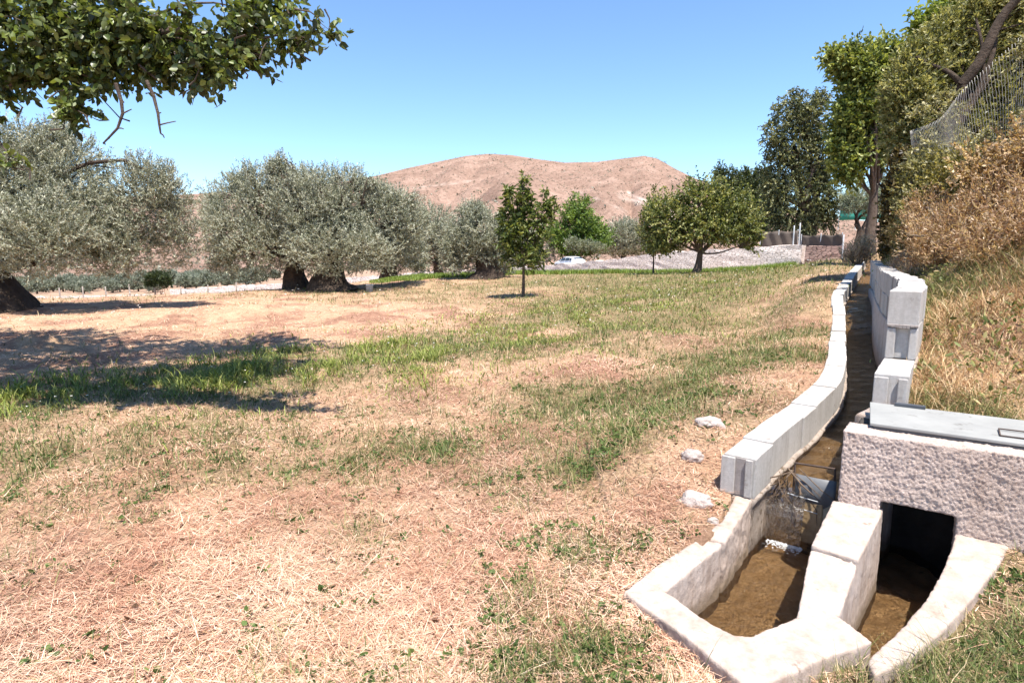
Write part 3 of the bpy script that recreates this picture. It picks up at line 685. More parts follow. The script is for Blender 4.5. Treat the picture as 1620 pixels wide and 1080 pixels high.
def build_water():
    # channel bed and its water, level by level
    P = path_resample([(1.80, 3.98, .10)] + [(a + .0, b, 0) for a, b, c in []] + [tuple(WL[i]) for i in range(0, len(WL), 6) if WL[i, 1] > 4.3], .08)
    P = WL[WL[:, 1] > 3.85].copy(); N = normals2(P)
    bed = [[], [], []]; sweep(bed, P, N, [(-.05, -.345), (.10, -.335), (.30, -.34), (.62, -.33), (.62, -.70), (-.05, -.70)], .012)
    o = build_acc("channel_bed", bed, M['wet'], None, 0, True); tag(o, "brown silt bed of the channel", kind='structure')
    w = [[], []]; n = len(P); offs = np.linspace(-.02, .60, 9)
    for i in range(n):
        for q, a in enumerate(offs):
            w[0].append((P[i, 0] + N[i, 0] * a, P[i, 1] + N[i, 1] * a, P[i, 2] - .285 + .006 * math.sin(i * .9 + q * 1.3) + .004 * math.sin(i * 2.1 - q)))
    k = len(offs)
    for i in range(n - 1):
        for q in range(k - 1): w[1].append((i * k + q, i * k + q + 1, (i + 1) * k + q + 1, (i + 1) * k + q))
    # the sheet that spills over the sill into the basin
    rows = []
    for t in np.linspace(0, 1, 10):
        x0 = P[0, :2] - (1 - (1 - t) ** 2) * .10 * unit(P[1, :2] - P[0, :2]); z = P[0, 2] - .285 - .345 * t ** 1.6
        rows.append([(x0[0] + N[0, 0] * a, x0[1] + N[0, 1] * a, z + .004 * math.sin(a * 60 + t * 9)) for a in np.linspace(-.02, .24, 9)])
    b = len(w[0])
    for r_ in rows: w[0] += r_
    for i in range(9):
        for q in range(8): w[1].append((b + i * 9 + q, b + i * 9 + q + 1, b + (i + 1) * 9 + q + 1, b + (i + 1) * 9 + q))
    o = link("channel_water", quads("channel_water", np.array(w[0]), np.array(w[1])), M['water'], None, True); tag(o, "shallow water running down the channel", kind='structure')
    # sill under the fall
    u = unit(P[1, :2] - P[0, :2]); acc = [[], [], []]
    box_acc(acc, P[0, :2] + N[0] * .16 + u * .03, N[0], u, .36, .08, -.7, P[0, 2] - .345)
    o = build_acc("channel_sill", acc, M['wet'], None, .01); tag(o, "wet brown sill where the channel drops", kind='structure')
    # basin water and bed
    ring = [(1.50, 3.62), (1.12, 3.16), (.68, 2.70), (.80, 2.40), (.93, 2.25), (1.2, 2.36), (1.42, 2.42), (1.44, 2.24), (1.30, 1.75), (1.5, 1.75), (1.55, 2.24), (1.9, 2.46), (2.2, 2.71), (2.46, 2.94), ap(.62, .1), ap(.62, .75), ap(.1, .75), ap(.1, .1), (2.0, 4.1)]
    xs = np.linspace(.6, 2.6, 101); ys = np.linspace(1.7, 4.2, 126); X, Y = np.meshgrid(xs, ys); ins = inpoly(X, Y, ring)
    p2 = np.stack([X, Y], -1)
    for nm, zz, mt in (("basin_bed", -.315 + .02 * wav(p2, 9, 1) + .012 * wav(p2, 22, 2), 'wet2'), ("basin_water", -.25 + .006 * wav(p2, 16, 3) + .004 * wav(p2, 38, 1), 'water')):
        V = np.stack([X, Y, zz], -1).reshape(-1, 3); n = len(xs)
        i, j = np.meshgrid(np.arange(len(ys) - 1), np.arange(n - 1), indexing='ij'); m = ins[:-1, :-1]
        Q = np.stack([i * n + j, i * n + j + 1, (i + 1) * n + j + 1, (i + 1) * n + j], -1)[m]
        o = link(nm, quads(nm, V, Q), M[mt], None, True)
        tag(o, {"basin_bed": "ochre silt bed of the basin", "basin_water": "shallow brown water in the basin"}[nm], kind='structure')
    # foam where the fall lands
    e = P[0, :2] - u * .12; pts = []
    for _ in range(420):
        a = .02 + .24 * rng.beta(2, 1.3); s = abs(rng.normal()) * .045
        pts.append((e[0] + N[0, 0] * a - u[0] * s, e[1] + N[0, 1] * a - u[1] * s, -.248, rng.uniform(.002, .006)))
    bm = bmesh.new()
    for x, y, z, r_ in pts:
        q = bmesh.ops.create_icosphere(bm, subdivisions=1, radius=r_)
        for v in q['verts']: v.co = Vector((v.co.x + x, v.co.y + y, v.co.z * .6 + z))
    me = bpy.data.meshes.new("foam"); bm.to_mesh(me); bm.free(); o = link("foam", me, M['foam'], None, True); tag(o, "white foam where the water falls into the basin", "foam", kind='stuff')
M['wet2'] = mat_rough("ochre_silt", (.38, .26, .14), (.54, .40, .25), 9, .6, 40, .8, .02, ((.24, .165, .09), 16, .60))
build_water()

def bar_acc(acc, a, b, r, seg=6):
    q = [[], []]; tube(q, [a, (np.array(a) + np.array(b)) / 2, b], r, seg); base = len(acc[0])
    acc[0] += [tuple(v) for v in q[0]]; acc[1] += [tuple(i + base for i in f) for f in q[1]]
def build_gate():
    # a loose sheet-metal sluice standing in the channel mouth
    c = np.array([1.99, 3.77]); root = empty("sluice_gate", (c[0], c[1], -.35), "bent dark metal sluice gate with wire handle standing in the channel", "sluice gate")
    u = U2; nn = -N2; acc = [[], [], []]; n = 14
    Vs = []
    for i, t in enumerate(np.linspace(0, 1, n)):
        a = -.11 + .24 * t; bow = .012 * math.sin(t * math.pi * .9) - .012 * max(0, t - .68)
        for z in (-.06, .08, .205): Vs.append((*(c + u * a + nn * (bow + (.03 if z > 0 else 0))), z))
    Q = []
    for i in range(n - 1):
        for k in range(2): Q.append((i * 3 + k, i * 3 + k + 1, (i + 1) * 3 + k + 1, (i + 1) * 3 + k))
    o = link("plate", quads("plate", np.array(Vs), np.array(Q)), M['bluesteel'], root, True); s = o.modifiers.new("s", 'SOLIDIFY'); s.thickness = .006
    acc = [[], [], []]; pts = [(*(c + u * -.12 + nn * .03), -.25), (*(c + u * -.12 + nn * .03), .275), (*(c + u * .115 + nn * .03), .285), (*(c + u * .125 + nn * .02), -.25)]
    for a, b in zip(pts[:-1], pts[1:]): bar_acc(acc, a, b, .007)
    build_acc("handle", acc, M['iron'], root, 0, True)
    acc = [[], [], []]
    for z in (-.02, .06): bar_acc(acc, (*(c + u * -.16 + nn * .06), z + .01), (*(c + u * .04 + nn * .075), z), .003, 5)
    build_acc("wire", acc, M['galv'], root, 0, True)
    # drift wood caught on it
    acc = [[], [], []]
    for k in range(24):
        a = rng.uniform(-.21, -.06); z0 = rng.uniform(.05, .27); l_ = rng.uniform(.05, .3)
        p = c + u * a + nn * rng.uniform(.02, .10); q = p + u * rng.normal() * .10 + nn * rng.uniform(-.01, .06)
        m = (p + q) / 2 + rng.normal(size=2) * .02
        t = [[], []]; tube(t, [(*p, z0), (*m, z0 - l_ * .5), (*q, z0 - l_)], [rng.uniform(.002, .007)] * 2 + [.0015], 5); b = len(acc[0])
        acc[0] += [tuple(v) for v in t[0]]; acc[1] += [tuple(i + b for i in f) for f in t[1]]
    o = build_acc("driftwood", acc, M['twig'], None, 0, True); tag(o, "tangle of dark wet twigs caught on the sluice gate", "twigs", kind='stuff')
build_gate()

def build_cover():
    c = ap(.95, .40); root = empty("metal_cover", (c[0], c[1], .64), "flat grey sheet metal cover lying on the culvert wall", "cover")
    u, n = U2, N2
    def pt(a, p, z): q = ap(a, p); return (q[0], q[1], z)
    acc = [[], [], []]; b = 0
    out = [(.115, .125), (1.75, .135), (1.75, .70), (.06, .69)]; 
    for dz in (.672, .69): acc[0] += [pt(a, p, dz + .004 * a) for a, p in out]
    acc[1] += [(0, 3, 2, 1), (4, 5, 6, 7)] + [(i, (i + 1) % 4, 4 + (i + 1) % 4, 4 + i) for i in range(4)]
    build_acc("sheet", acc, M['steel'], root, .004)
    acc = [[], [], []]
    for (a0, p0), (a1, p1) in (((.13, .15), (1.7, .15)), ((.13, .66), (1.7, .66))): box_acc(acc, (ap(a0, p0) + ap(a1, p1)) / 2, u, n, a1 - a0, .03, .640, .671)
    build_acc("frame", acc, M['darksteel'], root)
    acc = [[], [], []]; box_acc(acc, ap(.28, .665), u, n, .16, .035, .690, .712); build_acc("hinge", acc, M['darksteel'], root, .003)
    acc = [[], [], []]; pts = [pt(.70, .22, .698), pt(.70, .36, .702), pt(1.06, .37, .704), pt(1.06, .23, .70), pt(.70, .22, .698)]
    for a, b_ in zip(pts[:-1], pts[1:]): bar_acc(acc, a, b_, .004)
    build_acc("handle", acc, M['iron'], root, 0, True)
build_cover()

def build_rock(px, py, z, sx, sy, sz, rz, label, seed):
    p = onz(px, py, z); bm = bmesh.new(); bmesh.ops.create_icosphere(bm, subdivisions=4, radius=1)
    ca, sa = math.cos(rz), math.sin(rz)
    for v in bm.verts:
        w = v.co.copy(); n = mnoise.noise(w * 1.1 + Vector((seed * 3.1, 0, 0))); m = mnoise.noise(w * 3 + Vector((0, seed, 0))); c = mnoise.cell(w * 1.7 + Vector((seed, 0, 0)))
        w *= 1 + .35 * n + .12 * m + .10 * c; w = Vector((w.x * sx, w.y * sy, max(w.z, -.5) * sz)); v.co = Vector((w.x * ca - w.y * sa, w.x * sa + w.y * ca, w.z))
    me = bpy.data.meshes.new("rock"); bm.to_mesh(me); bm.free(); o = link("rock", me, M['rock'], None, True)
    o.location = (p[0], p[1], ground_z(p[0], p[1]) + sz * .25); tag(o, label, "rock", "pale rocks beside the channel wall")
build_rock(1122, 706, .15, .105, .06, .055, -.3, "pale oblong rock in the grass left of the end block of the channel wall", 1)
build_rock(1095, 752, .1, .07, .06, .05, .4, "squarish cream rock half sunk in straw, second from the top", 2)
build_rock(1100, 806, .06, .10, .075, .05, -.2, "greyish lilac rock with dark cracks nearest the basin", 3)
build_rock(1128, 832, .05, .035, .03, .025, .2, "small pale pebble between the greyish rock and the basin wall", 4)

# ------------------------------------------------------------------ roadside wall, road, car
def stone_mat(name, c1, c2, joint, scale):
    m, n, l, b = newmat(name)
    g = n.new("ShaderNodeNewGeometry"); mp = n.new("ShaderNodeMapping"); mp.inputs["Scale"].default_value = (1, 1, 1.7); l.new(g.outputs["Position"], mp.inputs[0])
    ws = nz(n, l, 1.6, 3, .5); mv = n.new("ShaderNodeVectorMath"); mv.operation = 'MULTIPLY_ADD'; mv.inputs[1].default_value = (.35, .35, .35)
    l.new(ws.outputs["Color"], mv.inputs[0]); l.new(mp.outputs[0], mv.inputs[2])
    v = n.new("ShaderNodeTexVoronoi"); v.inputs["Scale"].default_value = scale; l.new(mv.outputs[0], v.inputs["Vector"])
    ve = n.new("ShaderNodeTexVoronoi"); ve.feature = 'DISTANCE_TO_EDGE'; ve.inputs["Scale"].default_value = scale; l.new(mv.outputs[0], ve.inputs["Vector"])
    c = mixc(n, l, v.outputs["Color"], c1, c2)
    sp = n.new("ShaderNodeSeparateColor"); l.new(v.outputs["Color"], sp.inputs[0]); c = mixc(n, l, sp.outputs[0], c1, c2)
    e = ramp(n, l, ve.outputs["Distance"], [(.02, (0, 0, 0)), (.09, (1, 1, 1))]); c = mixc(n, l, e.outputs[0], joint, c)
    l.new(c, b.inputs["Base Color"]); b.inputs["Roughness"].default_value = .95
    bump(n, l, b, e.outputs[0], .6, .05); return m
M['wallstone'] = stone_mat("pale_fieldstone", (.80, .70, .645), (.64, .55, .50), (.34, .28, .245), 4.2)
M['redstone'] = stone_mat("reddish_fieldstone", (.46, .31, .255), (.32, .21, .175), (.13, .09, .075), 3.2)
def build_stone_wall(name, pts, mat, label, thick=1.5):
    P = path_resample(np.c_[pts[:, 0], pts[:, 1], pts[:, 2], pts[:, 3]], .8); t = unit(np.gradient(P[:, :2], axis=0))
    N = np.stack([t[:, 1], -t[:, 0]], 1); N *= np.sign((N * P[:, :2]).sum(1))[:, None]     # away from the camera
    acc = [[], [], []]; n = len(P); H = 9
    for i in range(n):
        zb, zt = P[i, 2] - .8, P[i, 3] + .07 * math.sin(i * 1.7) * math.sin(i * .6) + .04 * rng.normal()
        for h in range(H):
            f = h / (H - 1); j = .012 * rng.normal(); q = P[i, :2] + N[i] * (.12 * f + j); acc[0].append((q[0], q[1], zb + (zt - zb) * f))
        for a in (.35, .8, thick): q = P[i, :2] + N[i] * a; acc[0].append((q[0], q[1], zt - .02 + .03 * rng.normal()))
        q = P[i, :2] + N[i] * thick; acc[0].append((q[0], q[1], zb))
    k = H + 4
    for i in range(n - 1):
        for q in range(k):
            q2 = (q + 1) % k; acc[1].append((i * k + q, (i + 1) * k + q, (i + 1) * k + q2, i * k + q2))
    acc[2] += [list(range(k)), list(range((n - 1) * k, n * k))[::-1]]
    o = build_acc(name, acc, mat, None); tag(o, label, "stone wall"); return o
build_stone_wall("stone_wall", RW[1:], M['wallstone'], "long pale stone retaining wall below the road behind the orchard")
build_stone_wall("dry_stone_wall", np.array([(20.05, 41.6, .55, 2.05), (20.9, 40.6, .8, 2.15), (21.9, 39.4, 1.0, 2.2), (22.6, 38.4, 1.1, 2.0)]), M['redstone'], "short reddish dry stone wall right of the long pale one", .9)
lw = [onz(px, 1, 1) for px in ()]
def px_line(lst):
    out = []
    for px, d, zb, zt in lst: out.append(((px - 810) / F * d, d, zb, zt))
    return np.array(out)
build_stone_wall("low_wall", px_line([(50, 92, -6.0, -5.05), (110, 92, -6.0, -4.95), (175, 91, -5.9, -4.75), (240, 90, -5.7, -4.5)]), M['wallstone'], "low pale wall behind the wooden posts at the far left", .5)

def build_road():
    P = path_resample(ROADP, 1.0); t = unit(np.gradient(P[:, :2], axis=0)); N = np.stack([t[:, 1], -t[:, 0]], 1); N *= np.sign((N * P[:, :2]).sum(1))[:, None]
    V = []; Q = []; offs = (1.4, 2.4, 5, 8.2)
    for i in range(len(P)):
        for a in offs: q = P[i, :2] + N[i] * a; V.append((q[0], q[1], P[i, 2] - .52))
    for i in range(len(P) - 1):
        for q in range(3): Q.append((i * 4 + q, i * 4 + q + 1, (i + 1) * 4 + q + 1, (i + 1) * 4 + q))
    o = link("road", quads("road", np.array(V), np.array(Q)), M['asphalt']); tag(o, "grey country road above the stone wall", kind='structure')
build_road()

def build_car():
    m, n, l, b = newmat("white_car_paint"); b.inputs["Base Color"].default_value = (.78, .79, .80, 1); b.inputs["Roughness"].default_value = .25; b.inputs["Coat Weight"].default_value = .6
    mg, n, l, b = newmat("car_glass"); b.inputs["Base Color"].default_value = (.03, .045, .06, 1); b.inputs["Roughness"].default_value = .08
    mt, n, l, b = newmat("tyre_rubber"); b.inputs["Base Color"].default_value = (.02, .02, .02, 1); b.inputs["Roughness"].default_value = .8
    ml, n, l, b = newmat("red_tail_lamp"); b.inputs["Base Color"].default_value = (.35, .02, .02, 1); b.inputs["Roughness"].default_value = .2
    pos = ony(901, 410, 69.5); 
    rw = np.array([6.25 - 14.0, 66 - 53.0]); yaw = math.atan2(rw[1], rw[0])
    zr = float(np.interp(901, [650, 770, 900, 1040], [-1.62, -.35, .80, 1.78])) + .06
    root = empty("parked_car", (pos[0], pos[1], 1.65 + (400 - 405.0) / F * 69.5 - 1.49), "small white hatchback car on the road above the stone wall", "car")
    root.rotation_euler = (R(-1.5), 0, yaw)
    # stations along the length (front at +x): x, sill z, belt z, half width at belt, roof z, half width at roof
    S = [(2.08, .32, .60, .62, .60, .60), (1.98, .22, .70, .78, .70, .74), (1.5, .20, .86, .84, .87, .78), (1.02, .20, .94, .86, .96, .76), (.35, .20, .98, .87, 1.36, .63), (-.1, .20, .99, .87, 1.46, .62),
         (-.8, .20, 1.0, .87, 1.47, .61), (-1.45, .22, 1.02, .86, 1.40, .58), (-1.85, .26, 1.02, .82, 1.12, .66), (-2.04, .34, .98, .76, .98, .72), (-2.08, .40, .70, .72, .70, .70)]
    V = []; Q = []
    for x, s, bl, wb, rf, wr in S:
        half = [(0, s), (wb * .86, s), (wb * .97, s + .1), (wb * 1.0, (s + bl) / 2), (wb * .97, bl), (wr + (wb * .97 - wr) * .06, bl + (rf - bl) * .93), (wr * .85, rf), (0, rf + .015)]
        ring = half + [(-y, z) for y, z in half[-2:0:-1]]
        V += [(x, y, z) for y, z in ring]
    k = 14
    for i in range(len(S) - 1):
        for q in range(k): q2 = (q + 1) % k; Q.append((i * k + q, i * k + q2, (i + 1) * k + q2, (i + 1) * k + q))
    def local(name, V, Q, mat, parent, caps=None, smooth=True, sub=0):
        me = bpy.data.meshes.new(name); me.from_pydata(V, [], Q + (caps or [])); bm = bmesh.new(); bm.from_mesh(me); bmesh.ops.recalc_face_normals(bm, faces=bm.faces); bm.to_mesh(me); bm.free()
        me.materials.append(mat); o = bpy.data.objects.new(name, me); col.objects.link(o); o.parent = parent
        if smooth: me.polygons.foreach_set("use_smooth", np.ones(len(me.polygons), dtype=bool))
        if sub: sm = o.modifiers.new("s", 'SUBSURF'); sm.levels = sm.render_levels = sub
        return o
    body = local("body", V, Q, m, root, [tuple(range(k)), tuple(range((len(S) - 1) * k, len(S) * k))[::-1]], True, 1)
    def lerpS(x):
        xs = np.array([s[0] for s in S])[::-1]; return [float(np.interp(x, xs, np.array([s[j] for s in S])[::-1])) for j in range(1, 6)]
    def side_glass(x0, x1, x0t, x1t, sgn):
        V = []
        for f in np.linspace(0, 1, 5):
            xb = x0 + (x1 - x0) * f; xt = x0t + (x1t - x0t) * f
            s, bl, wb, rf, wr = lerpS(xb); V.append((xb, sgn * (wb * .965 + .012), bl + .03))
            s, bl, wb, rf, wr = lerpS(xt); zt = min(rf - .10, 1.36); f2 = (zt - bl) / max(rf - bl, .1); V.append((xt, sgn * (wb * .97 + (wr - wb * .97) * f2 + .016), zt))
        return V, [(i * 2, i * 2 + 2, i * 2 + 3, i * 2 + 1) for i in range(4)]
    for sgn in (1, -1):
        for a in ((.72, -.28, .30, -.28), (-.34, -1.05, -.34, -1.08), (-1.12, -1.55, -1.12, -1.38)):
            v, q = side_glass(*a, sgn); local("side_window", v, q, mg, body)
    local("windscreen", [(1.0, -.70, .98), (1.0, .70, .98), (.38, .60, 1.36), (.38, -.60, 1.36)], [(0, 1, 2, 3)], mg, body)
    local("rear_window", [(-1.90, -.62, 1.06), (-1.90, .62, 1.06), (-1.56, .55, 1.36), (-1.56, -.55, 1.36)], [(0, 1, 2, 3)], mg, body)
    for sgn in (1, -1):
        local("headlight", [(1.99, sgn * .50, .62), (1.86, sgn * .76, .64), (1.80, sgn * .78, .76), (1.95, sgn * .52, .73)], [(0, 1, 2, 3)], mg, body)
        local("tail_lamp", [(-2.05, sgn * .58, .74), (-1.98, sgn * .77, .74), (-1.95, sgn * .77, .96), (-2.05, sgn * .58, .96)], [(0, 1, 2, 3)], ml, body)
        bm = bmesh.new(); bmesh.ops.create_uvsphere(bm, u_segments=12, v_segments=8, radius=.1)
        for v in bm.verts: v.co = Vector((v.co.x * .7 + .62, v.co.y * .9 + sgn * .98, v.co.z * .75 + 1.02))
        me = bpy.data.meshes.new("mirror"); bm.to_mesh(me); bm.free(); me.materials.append(mt); o = bpy.data.objects.new("mirror", me); col.objects.link(o); o.parent = body
    for x in (1.30, -1.25):
        for sgn in (1, -1):
            bm = bmesh.new(); bmesh.ops.create_cone(bm, cap_ends=True, segments=28, radius1=.31, radius2=.31, depth=.2)
            for v in bm.verts: v.co = Vector((v.co.x + x, v.co.z + sgn * .77, v.co.y + .31))
            me = bpy.data.meshes.new("wheel"); bm.to_mesh(me); bm.free(); me.materials.append(mt); o = bpy.data.objects.new("wheel", me); col.objects.link(o); o.parent = root
            bm = bmesh.new(); bmesh.ops.create_cone(bm, cap_ends=True, segments=20, radius1=.2, radius2=.17, depth=.03)
            for v in bm.verts: v.co = Vector((v.co.x + x, v.co.z + sgn * .88, v.co.y + .31))
            me = bpy.data.meshes.new("rim"); bm.to_mesh(me); bm.free(); me.materials.append(M['galv']); o2 = bpy.data.objects.new("rim", me); col.objects.link(o2); o2.parent = o
build_car()

# ------------------------------------------------------------------ trees
def base_at(px, d): return ((px - 810) / F * d, d)
OL = dict(gap=.46, cat="olive tree", cols=OLIVE, mat='leaf_olive', lw=(.105, .030), bark='olivebark', up=.55, out=.9, spread=.65, per=26)
def olive(label, base, blobs, n, length=.62, tr=.55, th=1.3, **k):
    kw = dict(OL); kw.update(k)
    return make_tree("olive_tree", label, kw.pop('cat'), base, blobs, n, kw.pop('per'), length, kw.pop('lw'), kw.pop('cols'), kw.pop('mat'), trunk_r=tr, trunk_h=th, gnarl=.15, trunk_seg=26, **kw)
olive("huge old olive tree filling the left edge, its grey crown sweeping down to the grass", base_at(-25, 17.5),
      px_blobs([(-110, 320, 130, 110), (15, 300, 85, 100), (105, 285, 62, 85, .6), (60, 370, 90, 62, -.8), (140, 350, 60, 60, .3), (225, 320, 62, 66, .8), (195, 395, 48, 44, .3), (285, 365, 38, 50, 1.2), (270, 305, 30, 42, 1.), (-60, 400, 90, 50), (-15, 240, 60, 46), (40, 228, 34, 38, .5), (96, 214, 24, 30, .6)], 17.5, .75),
      17000, .5, .75, 1.5, lw=(.085, .023), flare=2.0, gap=.48, limbs=.5, seed=1)
olive("broad olive tree with a leaning dark trunk left of the thickest olive trunk", base_at(470, 28),
      px_blobs([(400, 335, 68, 62), (362, 375, 38, 58, -.5), (430, 390, 78, 44, -.4), (452, 345, 55, 60, .6), (400, 290, 40, 26, .2), (345, 340, 20, 34), (392, 280, 9, 18), (375, 292, 12, 16), (345, 315, 12, 16), (352, 410, 26, 26)], 28, .8), 6200, .6, .42, 1.3, flare=1.9, seed=2)
olive("largest olive tree in the row with upright shoots and a very thick flared trunk", base_at(524, 27.2),
      px_blobs([(520, 325, 80, 58), (590, 345, 72, 56, .4), (545, 390, 90, 42, -.8), (490, 350, 55, 70, -.2), (640, 360, 36, 58, .6), (440, 278, 17, 26), (430, 270, 6, 22), (446, 266, 7, 24), (462, 276, 7, 20), (530, 284, 10, 18), (560, 286, 12, 16), (590, 296, 20, 14), (490, 288, 22, 24), (625, 320, 30, 24)], 27.2, .8), 8200, .6, .62, 1.2, flare=2.1, seed=3)
olive("smaller olive tree with a short dark trunk behind the largest olive", base_at(617, 38),
      px_blobs([(608, 398, 52, 40), (640, 372, 40, 44), (660, 405, 24, 32), (572, 395, 30, 40)], 38, .8), 2600, .7, .42, 1.3, lw=(.13, .038), seed=4)
olive("narrow grey olive tree between two rounder olives", base_at(694, 46),
      px_blobs([(688, 368, 36, 44), (668, 395, 24, 38), (705, 395, 28, 38)], 46, .8), 2000, .8, .38, 1.2, lw=(.15, .045), seed=5)
olive("round olive tree with a bell shaped dark trunk right of the row", base_at(770, 33),
      px_blobs([(762, 372, 44, 48), (728, 392, 32, 42), (796, 392, 28, 44), (750, 336, 26, 16)], 33, .8), 3400, .65, .62, 1.35, flare=1.9, lw=(.12, .034), seed=6)
olive("dull olive tree half hidden behind the young cherry tree", base_at(850, 90),
      px_blobs([(850, 388, 34, 34), (822, 392, 26, 30)], 90, .8), 1600, 1.1, .4, 1.2, lw=(.26, .08), seed=7)
olive("silvery olive tree right of the bright green tree behind the road", base_at(985, 96),
      px_blobs([(985, 372, 32, 27), (960, 385, 18, 18), (1005, 378, 20, 22)], 96, .8), 1700, 1.1, .4, 1.2, lw=(.26, .08), seed=8)
olive("small olive tree under the leafy yellow green tree by the green netting", base_at(1353, 44),
      px_blobs([(1362, 312, 30, 22), (1385, 325, 22, 18), (1345, 322, 16, 18), (1400, 300, 20, 24)], 44, .8), 1700, .6, .3, 1.8, lw=(.12, .035), cols=[(.10, .12, .07), (.18, .21, .13), (.28, .31, .21)], seed=9)

GREENS = [(.035, .055, .012), (.07, .105, .022), (.12, .165, .035), (.19, .24, .06)]
make_tree("young_cherry_tree", "slender young cherry tree with drooping leaves standing alone in the field", "cherry tree", base_at(828, 22),
          px_blobs([(828, 302, 11, 22), (826, 335, 26, 30), (803, 345, 12, 34), (855, 330, 20, 22), (832, 380, 40, 36), (810, 368, 20, 30), (866, 318, 12, 12), (808, 310, 8, 18), (848, 356, 26, 26), (832, 404, 30, 24), (826, 318, 14, 24), (829, 286, 5, 12), (862, 303, 6, 12), (803, 303, 5, 14), (872, 330, 8, 14)], 22, .9), 640, 9, .42,
          (.21, .07), [(.03, .045, .012), (.055, .078, .018), (.10, .125, .03), (.17, .18, .06)], 'leaf_green', trunk_r=.055, trunk_h=1.25, up=1.0, out=.6, spread=.75, broad=True, gap=.4, hang=.35, flare=1.4, droop=.35, seed=11, limbs=.8, trunk_seg=8)
make_tree("fruit_tree", "round apple tree with a forked dark trunk and a drooping right branch", "fruit tree", base_at(1098, 32),
          px_blobs([(1062, 345, 34, 44), (1105, 325, 44, 40), (1150, 335, 40, 40), (1180, 352, 28, 34), (1120, 362, 60, 26), (1038, 340, 18, 30, .3), (1195, 378, 12, 16), (1050, 385, 26, 16), (1112, 296, 30, 16)], 32, .85), 2300, 11, .8,
          (.15, .09), [(.04, .055, .018), (.085, .105, .03), (.155, .17, .052), (.25, .24, .095)], 'leaf_green', trunk_r=.17, trunk_h=1.15, broad=True, gap=.5, seed=12, lean=(.25, 0), trunk_seg=12)
make_tree("sapling", "thin young sapling with a pale stem left of the round apple tree", "sapling", base_at(1032, 34),
          px_blobs([(1030, 385, 14, 22), (1024, 352, 14, 34), (1035, 330, 12, 30)], 34, .9), 480, 9, .45,
          (.13, .06), [(.05, .06, .018), (.11, .12, .035), (.19, .18, .07)], 'leaf_green', trunk_r=.045, trunk_h=1.1, up=1, out=.6, broad=True, gap=.2, seed=13, limbs=.8, trunk_seg=8)
make_tree("green_tree", "bright green bushy tree behind the white car", "tree", base_at(915, 88),
          px_blobs([(914, 330, 22, 20), (915, 355, 36, 26), (895, 372, 30, 22), (935, 375, 32, 24), (915, 392, 40, 14)], 88, .85), 1700, 11, 1.9,
          (.36, .20), [(.05, .085, .02), (.09, .14, .03), (.15, .21, .045)], 'leaf_green', trunk_r=.3, trunk_h=1.5, broad=True, gap=.3, seed=14)
make_tree("dark_tree", "dark green tree mass left of the tall vine covered tree", "tree", base_at(1172, 60),
          px_blobs([(1175, 325, 40, 50), (1205, 330, 30, 60), (1150, 295, 24, 26), (1185, 285, 20, 18), (1150, 350, 30, 40), (1210, 290, 18, 26), (1140, 272, 10, 12)], 60, .85), 3000, 14, .9,
          (.22, .10), [(.025, .035, .014), (.05, .065, .025), (.09, .105, .045)], 'leaf_green', trunk_r=.35, trunk_h=2, broad=True, gap=.3, seed=15)
make_tree("vine_covered_tree", "tall dark tree smothered in hanging vines behind the stone wall end", "tree", base_at(1272, 46),
          px_blobs([(1258, 172, 32, 30), (1228, 215, 24, 26), (1282, 195, 30, 34), (1255, 230, 42, 34), (1300, 250, 30, 50), (1240, 275, 36, 44), (1290, 310, 34, 50), (1230, 320, 26, 40), (1262, 345, 46, 28), (1312, 330, 18, 40), (1300, 155, 16, 14)], 46, .75), 7000, 14, .75,
          (.18, .085), [(.022, .03, .014), (.05, .06, .028), (.12, .13, .06), (.24, .24, .125)], 'leaf_green', trunk_r=.5, trunk_h=3.2, up=-.1, out=.8, hang=.25, broad=True, gap=.85, seed=16, limbs=1.2)
make_tree("leafy_tree", "sunlit yellow green leafy tree in the gap right of the vine covered tree", "tree", base_at(1368, 27),
          px_blobs([(1362, 108, 34, 30), (1336, 100, 22, 18), (1395, 130, 34, 46), (1346, 178, 22, 30), (1385, 195, 40, 34), (1348, 232, 30, 30), (1405, 235, 28, 24), (1345, 270, 24, 20), (1322, 88, 14, 10), (1412, 84, 26, 22), (1330, 205, 14, 16), (1378, 150, 30, 26)], 27, .8), 3300, 14, 1.0,
          (.19, .105), [(.05, .068, .018), (.10, .128, .03), (.175, .20, .05), (.26, .275, .085)], 'leaf_green', trunk_r=.2, trunk_h=3.0, broad=True, gap=.6, seed=17, limbs=.9)
# the big leaning tree over the bank: trunk rises to the upper right
make_tree("bank_tree", "large grey green tree with a leaning dark trunk above the wire fence", "tree", (8.9, 13.2),
          px_blobs([(1445, 150, 40, 60), (1475, 95, 44, 44), (1520, 130, 50, 50), (1500, 60, 36, 34), (1555, 75, 50, 40), (1590, 150, 60, 60), (1620, 60, 60, 60), (1545, 25, 46, 30), (1490, 200, 60, 40), (1680, 120, 80, 90), (1600, 10, 70, 30), (1430, 210, 26, 46), (1425, 150, 26, 36), (1455, 235, 34, 34), (1560, 200, 50, 30), (1440, 110, 26, 26)], 14, .7), 12500, 16, .42,
          (.095, .032), [(.06, .066, .02), (.13, .135, .045), (.22, .215, .085), (.32, .30, .15)], 'leaf_green', trunk_r=.16, trunk_h=2.6, bark='olivebark', broad=False, gap=.36, seed=18, lean=(.5, 0), limbs=.8, up=.3)
